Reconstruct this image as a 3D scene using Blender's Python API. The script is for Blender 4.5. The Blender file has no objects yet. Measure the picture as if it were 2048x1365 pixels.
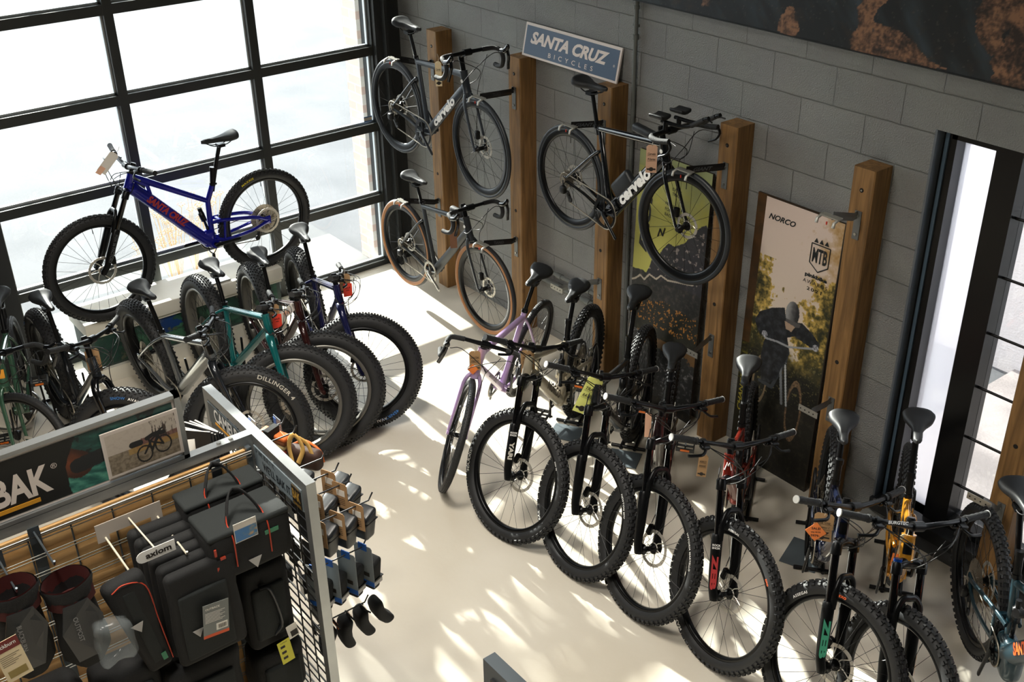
import bpy, math, random
from math import sin, cos, pi, radians, sqrt, atan2, tan
from mathutils import Vector, Matrix, noise
random.seed(7)
V = Vector
SC = bpy.context.scene
COL = SC.collection

# ------------------------------------------------------------------ camera model
CAM = V((7.595264, -4.754058, 4.042092)); FPX = 2241.755
RX = V((0.614549, 0.788736, -0.014959)); RY = V((-0.372446, 0.306805, 0.875874)); RZ = V((0.695423, -0.532697, 0.482308))
def ray(px, py):
    return RX * ((px - 1024) / FPX) - RY * ((py - 682.5) / FPX) - RZ
def at(px, py, ax, val):
    """point of the place that the pixel shows, on the plane axis=val"""
    d = ray(px, py); t = (val - CAM[ax]) / d[ax]
    return CAM + d * t
def near(px, py, ref):
    """point of the pixel's ray that stands as far from the viewer as ref"""
    d = ray(px, py); hz = V((-RZ.x, -RZ.y, 0)).normalized()
    t = (ref - CAM).dot(hz) / d.dot(hz)
    return CAM + d * t

# ------------------------------------------------------------------ materials
def lin(c):
    return tuple(((x / 255) / 12.92 if x / 255 <= .04045 else ((x / 255 + .055) / 1.055) ** 2.4) for x in c)
MATS = {}
def mat(name, rgb, rough=.5, metal=0., var=0., scale=20., bump=0., bscale=60., coat=0., spec=.5, trans=0., alpha=1.):
    if name in MATS: return MATS[name]
    m = bpy.data.materials.new(name); m.use_nodes = True
    n = m.node_tree.nodes; l = m.node_tree.links; b = n['Principled BSDF']
    c = (*lin(rgb), 1)
    b.inputs['Base Color'].default_value = c
    b.inputs['Roughness'].default_value = rough; b.inputs['Metallic'].default_value = metal
    b.inputs['Coat Weight'].default_value = coat; b.inputs['Specular IOR Level'].default_value = spec
    b.inputs['Transmission Weight'].default_value = trans; b.inputs['Alpha'].default_value = alpha
    m.diffuse_color = c
    if var or bump:
        tc = n.new('ShaderNodeTexCoord')
    if var:
        t = n.new('ShaderNodeTexNoise'); t.inputs['Scale'].default_value = scale; t.inputs['Detail'].default_value = 4
        l.new(tc.outputs['Object'], t.inputs['Vector'])
        mx = n.new('ShaderNodeMix'); mx.data_type = 'RGBA'
        mx.inputs[6].default_value = tuple(min(1, x * (1 + var)) for x in c[:3]) + (1,)
        mx.inputs[7].default_value = tuple(x * (1 - var) for x in c[:3]) + (1,)
        l.new(t.outputs['Fac'], mx.inputs[0]); l.new(mx.outputs[2], b.inputs['Base Color'])
    if bump:
        t2 = n.new('ShaderNodeTexNoise'); t2.inputs['Scale'].default_value = bscale; t2.inputs['Detail'].default_value = 3
        l.new(tc.outputs['Object'], t2.inputs['Vector'])
        bp = n.new('ShaderNodeBump'); bp.inputs['Strength'].default_value = bump; bp.inputs['Distance'].default_value = .01
        l.new(t2.outputs['Fac'], bp.inputs['Height']); l.new(bp.outputs['Normal'], b.inputs['Normal'])
    MATS[name] = m
    return m

def vcol_mat(name, rough=.5):
    m = bpy.data.materials.new(name); m.use_nodes = True
    n = m.node_tree.nodes; l = m.node_tree.links; b = n['Principled BSDF']
    a = n.new('ShaderNodeVertexColor'); a.layer_name = 'print'
    l.new(a.outputs['Color'], b.inputs['Base Color']); b.inputs['Roughness'].default_value = rough
    MATS[name] = m
    return m

RUB = mat('tyre_rubber', (30, 31, 33), .62, var=.15, scale=40)
RUBROAD = mat('slick_rubber', (38, 42, 47), .42)
TAN = mat('tan_sidewall', (158, 108, 66), .6)
BLK = mat('black_alloy', (17, 18, 20), .32, .5)
BLKP = mat('black_plastic', (20, 21, 23), .5)
GLOSS = mat('gloss_black', (9, 10, 12), .14, coat=.6)
SADM = mat('saddle_skin', (24, 26, 29), .55)
GRIP = mat('grip_rubber', (26, 27, 29), .7, bump=.5, bscale=250)
STEEL = mat('bright_steel', (178, 176, 170), .28, .95)
ROTM = mat('rotor_steel', (205, 200, 190), .35, .6)
CHM = mat('chain_steel', (160, 152, 138), .35, .7)
SPK = mat('spoke_black', (16, 16, 17), .35, .6)
STAN = mat('stanchion_black', (12, 12, 14), .08, .3, coat=.5)
CABLE = mat('cable_housing', (14, 14, 15), .35)
WHT = mat('white_print', (248, 247, 244), .5)
KRAFT = mat('kraft_card', (172, 136, 96), .75, var=.06, scale=30)
INK = mat('ink', (35, 28, 24), .7)
ORN = mat('orange_paper', (240, 132, 62), .7)
REDP = mat('red_sale_paper', (240, 70, 50), .7)
PEACH = mat('peach_paper', (240, 190, 160), .7)
PAPER = mat('white_paper', (232, 228, 220), .7)
STRING = mat('string', (220, 214, 200), .8)
YELP = mat('yellow_green_card', (240, 244, 140), .6)
ORANGE = mat('orange_reflector', (220, 110, 20), .4)
PLATE = mat('grey_steel_plate', (96, 106, 112), .5, .3, var=.08)

# ------------------------------------------------------------------ mesh builder
class MB:
    def __init__(s): s.v = []; s.f = []; s.sm = []; s.mi = []
    def add(s, vs, fs, smooth=False, m=0):
        o = len(s.v); s.v.extend([tuple(q) for q in vs])
        for f in fs: s.f.append([i + o for i in f]); s.sm.append(smooth); s.mi.append(m)
    def box(s, c, d, rot=None, m=0):
        hx, hy, hz = d[0] / 2, d[1] / 2, d[2] / 2
        vs = [V((x * hx, y * hy, z * hz)) for x in (-1, 1) for y in (-1, 1) for z in (-1, 1)]
        if rot is not None: vs = [rot @ q for q in vs]
        vs = [q + V(c) for q in vs]
        s.add(vs, [(0, 1, 3, 2), (4, 6, 7, 5), (0, 4, 5, 1), (2, 3, 7, 6), (0, 2, 6, 4), (1, 5, 7, 3)], False, m)
    def bx(s, a, b, m=0):
        s.box([(a[i] + b[i]) / 2 for i in range(3)], [abs(b[i] - a[i]) for i in range(3)], None, m)
    def rbox(s, c, d, r=.02, rot=None, m=0, fn=None):
        """rounded box; fn(q, point) may move each point (q = position within -1..1)"""
        r = min(r, min(d) / 2 - 1e-4); h = [x / 2 - r for x in d]; idx = {}; vs = []; fs = []; n = 7
        def g(i, ax): return [-(h[ax] + r), -(h[ax] + .45 * r), -h[ax], -h[ax] / 3, h[ax] / 3, h[ax], h[ax] + .45 * r, h[ax] + r][i]
        def vid(p):
            k = tuple(p)
            if k not in idx:
                q = V([g(p[i], i) for i in range(3)])
                core = V([max(-h[i], min(h[i], q[i])) for i in range(3)])
                e = q - core; pt = core + e.normalized() * r
                if fn: pt = V(fn(V([pt[i] / (d[i] / 2) for i in range(3)]), pt))
                if rot is not None: pt = rot @ pt
                idx[k] = len(vs); vs.append(pt + V(c))
            return idx[k]
        for ax in range(3):
            a1, a2 = (ax + 1) % 3, (ax + 2) % 3
            for side in (0, n):
                for i in range(n):
                    for j in range(n):
                        q = []
                        for (di, dj) in ((0, 0), (1, 0), (1, 1), (0, 1)):
                            p = [0, 0, 0]; p[ax] = side; p[a1] = i + di; p[a2] = j + dj; q.append(vid(p))
                        fs.append(q if side else q[::-1])
        s.add(vs, fs, True, m)
    def tube(s, pts, r, n=8, cap=True, up=None, flat=None, m=0, closed=False):
        """r: radius or list; flat: list/number multiplying the radius along the 'up' side vector"""
        pts = [V(p) for p in pts]; N = len(pts)
        rs = r if isinstance(r, (list, tuple)) else [r] * N
        fl = flat if isinstance(flat, (list, tuple)) else [flat or 1.] * N
        vs = []; T = []
        for i in range(N):
            if closed: t = pts[(i + 1) % N] - pts[i - 1]
            elif i == 0: t = pts[1] - pts[0]
            elif i == N - 1: t = pts[-1] - pts[-2]
            else: t = (pts[i + 1] - pts[i]).normalized() + (pts[i] - pts[i - 1]).normalized()
            T.append(t.normalized())
        u = V(up) if up else (V((0, 1, 0)) if abs(T[0].y) < .9 else V((1, 0, 0)))
        for i in range(N):
            u = (u - T[i] * u.dot(T[i]))
            if u.length < 1e-6: u = T[i].orthogonal()
            u.normalize(); w = T[i].cross(u)
            if up:
                uu = V(up) - T[i] * V(up).dot(T[i])
                if uu.length > .05: u = uu.normalized(); w = T[i].cross(u)
            for k in range(n):
                a = 2 * pi * k / n
                vs.append(pts[i] + u * (cos(a) * rs[i] * fl[i]) + w * (sin(a) * rs[i]))
        fs = []
        for i in range(N if closed else N - 1):
            i2 = (i + 1) % N
            for k in range(n):
                fs.append((i * n + k, i * n + (k + 1) % n, i2 * n + (k + 1) % n, i2 * n + k))
        s.add(vs, fs, n > 4, m)
        if cap and not closed:
            s.add([vs[k] for k in range(n)], [tuple(range(n))[::-1]], False, m)
            s.add([vs[(N - 1) * n + k] for k in range(n)], [tuple(range(n))], False, m)
    def lathe(s, prof, c=(0, 0, 0), n=64, m=0, closed=True, smooth=True, ax=None):
        """profile of (radius, axial) turned about the y axis (or basis ax=(u,axis,w))"""
        c = V(c); u, y, w = ax or (V((1, 0, 0)), V((0, 1, 0)), V((0, 0, 1)))
        P = len(prof); vs = []
        for i in range(n):
            a = 2 * pi * i / n
            d = u * cos(a) + w * sin(a)
            for (r, h) in prof: vs.append(c + d * r + y * h)
        fs = []
        for i in range(n):
            j = (i + 1) % n
            for k in range(P if closed else P - 1):
                k2 = (k + 1) % P
                fs.append((i * P + k, i * P + k2, j * P + k2, j * P + k))
        s.add(vs, fs, smooth, m)
    def disc(s, c, r, th, n=24, m=0, ax=None):
        s.lathe([(0.0001, -th / 2), (r, -th / 2), (r, th / 2), (0.0001, th / 2)], c, n, m, True, False, ax)
    def poly(s, pts, m=0, th=0., nrm=None):
        pts = [V(p) for p in pts]; n = len(pts)
        if not th:
            s.add(pts, [tuple(range(n))], False, m); return
        d = V(nrm) * th
        vs = pts + [p + d for p in pts]
        s.add(vs, [tuple(range(n))[::-1], tuple(range(n, 2 * n))] + [(i, (i + 1) % n, n + (i + 1) % n, n + i) for i in range(n)], False, m)
    def loft(s, secs, m=0, cap=True, smooth=True):
        n = len(secs[0]); vs = [V(p) for q in secs for p in q]; fs = []
        for i in range(len(secs) - 1):
            for k in range(n): fs.append((i * n + k, i * n + (k + 1) % n, (i + 1) * n + (k + 1) % n, (i + 1) * n + k))
        s.add(vs, fs, smooth, m)
        if cap:
            s.add(secs[0], [tuple(range(n))[::-1]], smooth, m); s.add(secs[-1], [tuple(range(n))], smooth, m)
    def text(s, txt, o, xd, yd, size, m=0, shear=0., bold=0., sp=1., fit=None, align='c'):
        vs, fs = text_geo(txt, shear, bold, sp)
        x0 = min(q[0] for q in vs); x1 = max(q[0] for q in vs); y0 = min(q[1] for q in vs); y1 = max(q[1] for q in vs)
        k = size / (y1 - y0) if fit is None else size / (y1 - y0)
        kx = k if fit is None else fit / (x1 - x0)
        xd = V(xd).normalized(); yd = V(yd); yd = (yd - xd * yd.dot(xd)).normalized(); o = V(o)
        cx = (x0 + x1) / 2 if align == 'c' else (x0 if align == 'l' else x1)
        s.add([o + xd * ((q[0] - cx) * kx) + yd * ((q[1] - (y0 + y1) / 2) * k) for q in vs], fs, False, m)
    def ringtext(s, txt, R, a0, yo, size, side=1, m=0, shear=0., bold=.02, sp=1., wide=1.):
        vs, fs = text_geo(txt, shear, bold, sp)
        x0 = min(q[0] for q in vs); x1 = max(q[0] for q in vs); y0 = min(q[1] for q in vs); y1 = max(q[1] for q in vs)
        k = size / (y1 - y0); out = []
        for q in vs:
            a = a0 + side * ((q[0] - (x0 + x1) / 2) * k * wide) / R
            r = R + (q[1] - (y0 + y1) / 2) * k
            out.append((cos(a) * r, yo, sin(a) * r))
        s.add(out, [f if side < 0 else f[::-1] for f in fs], False, m)
    def mesh(s, name, mats):
        me = bpy.data.meshes.new(name); me.from_pydata(s.v, [], s.f)
        for mm in (mats if isinstance(mats, (list, tuple)) else [mats]): me.materials.append(mm)
        me.polygons.foreach_set('use_smooth', s.sm); me.polygons.foreach_set('material_index', s.mi)
        me.update(); return me
    def build(s, name, mats, parent=None, M=None):
        return link(name, s.mesh(name, mats), parent, M)

TG = {}
def text_geo(txt, shear=0., bold=0., sp=1.):
    k = (txt, shear, bold, sp)
    if k in TG: return TG[k]
    cu = bpy.data.curves.new('t', 'FONT'); cu.body = txt; cu.size = 1; cu.shear = shear; cu.offset = bold; cu.space_character = sp; cu.resolution_u = 3
    ob = bpy.data.objects.new('t', cu); COL.objects.link(ob)
    dg = bpy.context.evaluated_depsgraph_get(); dg.update()
    me = bpy.data.meshes.new_from_object(ob.evaluated_get(dg))
    vs = [tuple(v.co) for v in me.vertices]; fs = [tuple(p.vertices) for p in me.polygons]
    bpy.data.objects.remove(ob); bpy.data.curves.remove(cu); bpy.data.meshes.remove(me)
    TG[k] = (vs, fs); return TG[k]

def link(name, data, parent=None, M=None):
    o = bpy.data.objects.new(name, data); COL.objects.link(o)
    if parent is not None: o.parent = parent
    if M is not None: o.matrix_local = M
    return o
def thing(name, label, cat, loc=(0, 0, 0), rz=0., group=None, M=None):
    o = bpy.data.objects.new(name, None); COL.objects.link(o); o.empty_display_size = .1
    o.matrix_local = M if M is not None else Matrix.Translation(V(loc)) @ Matrix.Rotation(rz, 4, 'Z')
    o['label'] = label; o['category'] = cat
    if group: o['group'] = group
    return o
def tag(o, label, cat, group=None):
    o['label'] = label; o['category'] = cat
    if group: o['group'] = group
    return o
def struct(o): o['kind'] = 'structure'; return o
def stuff(o, label, cat): o['kind'] = 'stuff'; o['label'] = label; o['category'] = cat; return o
def cat(pts, k=6):
    """catmull-rom through points"""
    P = [V(p) for p in pts]; P = [P[0] * 2 - P[1]] + P + [P[-1] * 2 - P[-2]]; out = []
    for i in range(1, len(P) - 2):
        a, b, c, d = P[i - 1], P[i], P[i + 1], P[i + 2]
        for j in range(k):
            t = j / k
            out.append(.5 * ((2 * b) + (c - a) * t + (2 * a - 5 * b + 4 * c - d) * t * t + (3 * b - a - 3 * c + d) * t ** 3))
    out.append(P[-2]); return out
# ------------------------------------------------------------------ wheels
WT = {  # outer radius, tyre width, rim outer, rim inner, rim half width, spokes, rotor radius, hub half length
    'mtb': dict(R=.382, w=.062, ro=.316, ri=.294, rw=.017, sp=28, rot=.095, hb=.052),
    'fat': dict(R=.388, w=.110, ro=.288, ri=.270, rw=.040, sp=32, rot=.085, hb=.080),
    'grav': dict(R=.352, w=.044, ro=.315, ri=.294, rw=.012, sp=24, rot=.075, hb=.050),
    'aero': dict(R=.342, w=.029, ro=.316, ri=.270, rw=.012, sp=22, rot=.075, hb=.050),
    'deep': dict(R=.352, w=.042, ro=.316, ri=.270, rw=.013, sp=22, rot=.075, hb=.050)}
MC = {}
def tyre_mesh(t):
    if ('t', t) in MC: return MC['t', t]
    d = WT[t]; b = MB(); kn = t in ('mtb', 'fat')
    kh = .007 if kn else 0; Ro = d['R'] - kh; a = (Ro - d['ro']) / 2 + .004; c = Ro - a; w = d['w'] / 2 - (.002 if kn else 0)
    K = 15; prof = []; ph0 = 2.5
    for i in range(K):
        ph = -ph0 + 2 * ph0 * i / (K - 1); prof.append((c + a * cos(ph), w * sin(ph)))
    if t == 'deep':  # tan sidewalls
        n = 96
        b.lathe(prof[4:11], n=n, closed=False, m=0); b.lathe(prof[:5], n=n, closed=False, m=1); b.lathe(prof[10:], n=n, closed=False, m=1)
    else: b.lathe(prof, n=96, closed=False)
    if kn or t == 'grav':
        rows = {'mtb': [(-1.02, .014, .011), (-.30, .014, .012), (.30, .014, .012), (1.02, .014, .011), (-.64, .010, .008), (.64, .010, .008)],
                'fat': [(x, .010, .0085) for x in (-1.05, -.72, -.43, -.14, .14, .43, .72, 1.05)],
                'grav': [(-.6, .004, .006), (0, .004, .006), (.6, .004, .006)]}[t]
        cnt = {'mtb': 66, 'fat': 62, 'grav': 110}[t]; kh2 = kh if kn else .0018
        for r_i, (ph, kl, kw) in enumerate(rows):
            for j in range(cnt):
                th = 2 * pi * (j + (.5 if r_i % 2 else 0)) / cnt
                e = V((cos(th), 0, sin(th))); tg = V((-sin(th), 0, cos(th)))
                nn = e * cos(ph) * w / max(a, w) + V((0, 1, 0)) * sin(ph) * a / max(a, w); nn.normalize()
                s_ = tg.cross(nn); p = e * (c + a * cos(ph)) + V((0, w * sin(ph), 0))
                top = p + nn * kh2; lo = p - nn * .002; q = []
                for base, k2 in ((lo, 1.15), (top, .9)):
                    for sx, sy in ((-1, -1), (1, -1), (1, 1), (-1, 1)):
                        q.append(base + tg * sx * kl / 2 * 1.2 * k2 + s_ * sy * kw / 2 * 1.1 * k2)
                b.add(q, [(4, 5, 6, 7), (0, 1, 5, 4), (1, 2, 6, 5), (2, 3, 7, 6), (3, 0, 4, 7)], False)
    MC['t', t] = b.mesh('tyre', [RUBROAD if t in ('aero',) else RUB, TAN]); return MC['t', t]
def rim_mesh(t, m):
    k = ('r', t, m.name)
    if k in MC: return MC[k]
    d = WT[t]; b = MB(); w = d['rw']
    if t in ('aero', 'deep'): pr = [(d['ro'] + .004, -w), (d['ro'] + .004, w), (d['ro'] - .012, w * 1.08), (d['ri'] + .012, w * .8), (d['ri'], 0.003), (d['ri'], -.003), (d['ri'] + .012, -w * .8), (d['ro'] - .012, -w * 1.08)]
    else: pr = [(d['ro'] + .006, -w), (d['ro'] + .004, w * .2), (d['ro'] + .006, w), (d['ri'] + .006, w * .92), (d['ri'], w * .6), (d['ri'], -w * .6), (d['ri'] + .006, -w * .92)]
    b.lathe(pr, n=96)
    # valve
    b.tube([(0, 0, d['ri'] + .004), (0, 0, d['ri'] - .04)], .0022, 6)
    MC[k] = b.mesh('rim', m); return MC[k]
def spoke_mesh(t):
    if ('s', t) in MC: return MC['s', t]
    d = WT[t]; b = MB(); n = d['sp']
    for i in range(n):
        side = 1 if i % 2 else -1; a = 2 * pi * i / n; lean = (1 if (i // 2) % 2 else -1) * .95
        h = a + lean * .9; p = V((cos(h) * .022, side * d['hb'] * .62, sin(h) * .022)); q = V((cos(a) * (d['ri'] + .002), 0, sin(a) * (d['ri'] + .002)))
        b.tube([p, q], .00115, 4, cap=False)
    MC['s', t] = b.mesh('spokes', SPK if t != 'x' else STEEL); return MC['s', t]
def hub_mesh(t):
    if ('h', t) in MC: return MC['h', t]
    d = WT[t]; b = MB(); h = d['hb']
    b.lathe([(.0001, -h), (.012, -h), (.014, -h * .75), (.027, -h * .68), (.027, -h * .6), (.015, -h * .5), (.014, h * .5), (.027, h * .6), (.027, h * .68), (.014, h * .75), (.012, h), (.0001, h)], n=20)
    MC['h', t] = b.mesh('hub', BLK); return MC['h', t]
def rotor_mesh(t):
    if ('d', t) in MC: return MC['d', t]
    d = WT[t]; b = MB(); y = d['hb'] * .72; R = d['rot']
    n = 60; vs = []; fs = []
    for i in range(n):
        a = 2 * pi * i / n; ro = R + (.0018 if i % 5 else -.001)
        for yy in (y - .001, y + .001):
            vs += [(cos(a) * ro, yy, sin(a) * ro), (cos(a) * (R - .016), yy, sin(a) * (R - .016))]
    for i in range(n):
        j = (i + 1) % n; a, c = i * 4, j * 4
        fs += [(a, a + 1, c + 1, c), (a + 2, c + 2, c + 3, a + 3), (a, c, c + 2, a + 2), (a + 1, a + 3, c + 3, c + 1)]
    b.add(vs, fs, False)
    for i in range(6):
        a = 2 * pi * i / 6
        b.tube([(cos(a + .5) * .02, y, sin(a + .5) * .02), (cos(a + .25) * .045, y, sin(a + .25) * .045), (cos(a) * (R - .012), y, sin(a) * (R - .012))], .0028, 4, cap=False)
    b.lathe([(.018, y - .004), (.03, y - .002), (.03, y + .002), (.018, y + .006)], n=20)
    MC['d', t] = b.mesh('brake_rotor', ROTM); return MC['d', t]
def cassette_mesh(big, m):
    k = ('c', big, m.name)
    if k in MC: return MC[k]
    b = MB(); N = 9
    for i in range(N):
        r = .026 + (big - .026) * (i / (N - 1)) ** 1.15; y = -.052 + .004 * i; T = max(12, int(r * 2 * pi / .0127)); vs = []
        for j in range(T * 2):
            a = pi * j / T; rr = r + (.004 if j % 2 else -.001); vs.append((cos(a) * rr, y, sin(a) * rr))
        inn = [(cos(pi * j / T) * r * .8, y, sin(pi * j / T) * r * .8) for j in range(T * 2)]
        n = T * 2
        b.add(vs + inn, [(j, (j + 1) % n, n + (j + 1) % n, n + j) for j in range(n)], False)
        for q in range(5):
            a = 2 * pi * q / 5 + i * .1; b.tube([(cos(a) * .02, y, sin(a) * .02), (cos(a) * r * .85, y, sin(a) * r * .85)], .0025, 4, cap=False)
    b.tube([(0, -.06, 0), (0, -.01, 0)], .018, 12)
    MC[k] = b.mesh('cassette', m); return MC[k]
def wheel(root, t, M, rear, cfg):
    w = link('wheel', None, root, M); w.empty_display_size = .05
    link('tyre', tyre_mesh(t), w); link('rim', rim_mesh(t, cfg.get('rim', BLK)), w)
    link('spokes', spoke_mesh(t), w); link('hub', hub_mesh(t), w); link('brake_rotor', rotor_mesh(t), w)
    if rear: link('cassette', cassette_mesh(cfg.get('cass', .095), CHM), w)
    for L in cfg.get('rtext' if rear else 'ftext', []):
        b = MB(); d = WT[t]; side = L.get('side', 1); y = side * (d['w'] / 2 + .0012)
        R = L.get('R', (d['R'] + d['ro']) / 2)
        if 'rim' in L: R = (d['ro'] + d['ri']) / 2; y = side * (d['rw'] + .0015)
        b.ringtext(L['t'], R, radians(L['a']), y, L.get('h', .014), side, shear=L.get('sh', 0), bold=.02, wide=L.get('wd', 1.2), sp=1.1)
        o = b.build('lettering', L.get('m', WHT), w)
    return w

# ------------------------------------------------------------------ contact parts
def saddle_mesh(kind='mtb'):
    if ('sad', kind) in MC: return MC['sad', kind]
    b = MB(); L = .275 if kind == 'mtb' else .27; n = 22; m = 18; tail = .050 if kind != 'wide' else .056; secs = []
    for i in range(n):
        u = i / (n - 1); x = -L * .52 + L * u
        hw = tail * (1 / (1 + math.exp((u - .37) * 12))) + .019 + .005 * (1 - u)
        if u < .12: hw *= sqrt(max(.02, 1 - ((.12 - u) / .12) ** 2)) * .9 + .1
        if u > .93: hw *= sqrt(max(.02, 1 - ((u - .93) / .07) ** 2))
        zc = .010 * ((u - .5) * 2) ** 2 * (1 if u < .5 else .2) + (.008 if u < .25 else 0) * (1 - u * 4)
        th = .020 + .018 * (1 - u) if u > .03 else .02
        if u > .93: th *= .8
        ring = []
        for k in range(m):
            a = 2 * pi * k / m; cx, cz = cos(a), sin(a)
            y = hw * (abs(cx) ** .8) * (1 if cx > 0 else -1); z = th * (abs(cz) ** .9) * (1 if cz > 0 else -1) * (1. if cz < 0 else .75)
            if cz > 0 and .12 < u < .75: z -= .007 * math.exp(-(y / .012) ** 2)       # pressure channel
            if cz < 0: z *= 1.1 * (abs(cx) * .75 + .25)
            ring.append((x, y, zc + z))
        secs.append(ring)
    b.loft(secs)
    MC['sad', kind] = b.mesh('saddle', SADM); return MC['sad', kind]
def rails_mesh():
    if 'rails' in MC: return MC['rails']
    b = MB()
    for s in (1, -1): b.tube(cat([(-.11, s * .035, -.002), (-.05, s * .022, -.04), (.04, s * .022, -.04), (.1, s * .008, -.012)]), .0035, 6)
    b.box((-.01, 0, -.045), (.05, .052, .022)); MC['rails'] = b.mesh('rails', BLK); return MC['rails']
def pedal_mesh(refl=True):
    if 'ped' in MC: return MC['ped']
    b = MB()
    b.tube([(0, -.02, 0), (0, .10, 0)], .007, 8)
    for x in (-.045, .045): b.box((x, .055, 0), (.008, .10, .022))
    for y in (.008, .055, .102): b.box((0, y, 0), (.09, .008, .02))
    for x in (-.05, .05): b.box((x, .055, 0), (.003, .05, .012), m=1)
    MC['ped'] = b.mesh('pedal', [BLKP, ORANGE]); return MC['ped']

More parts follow.
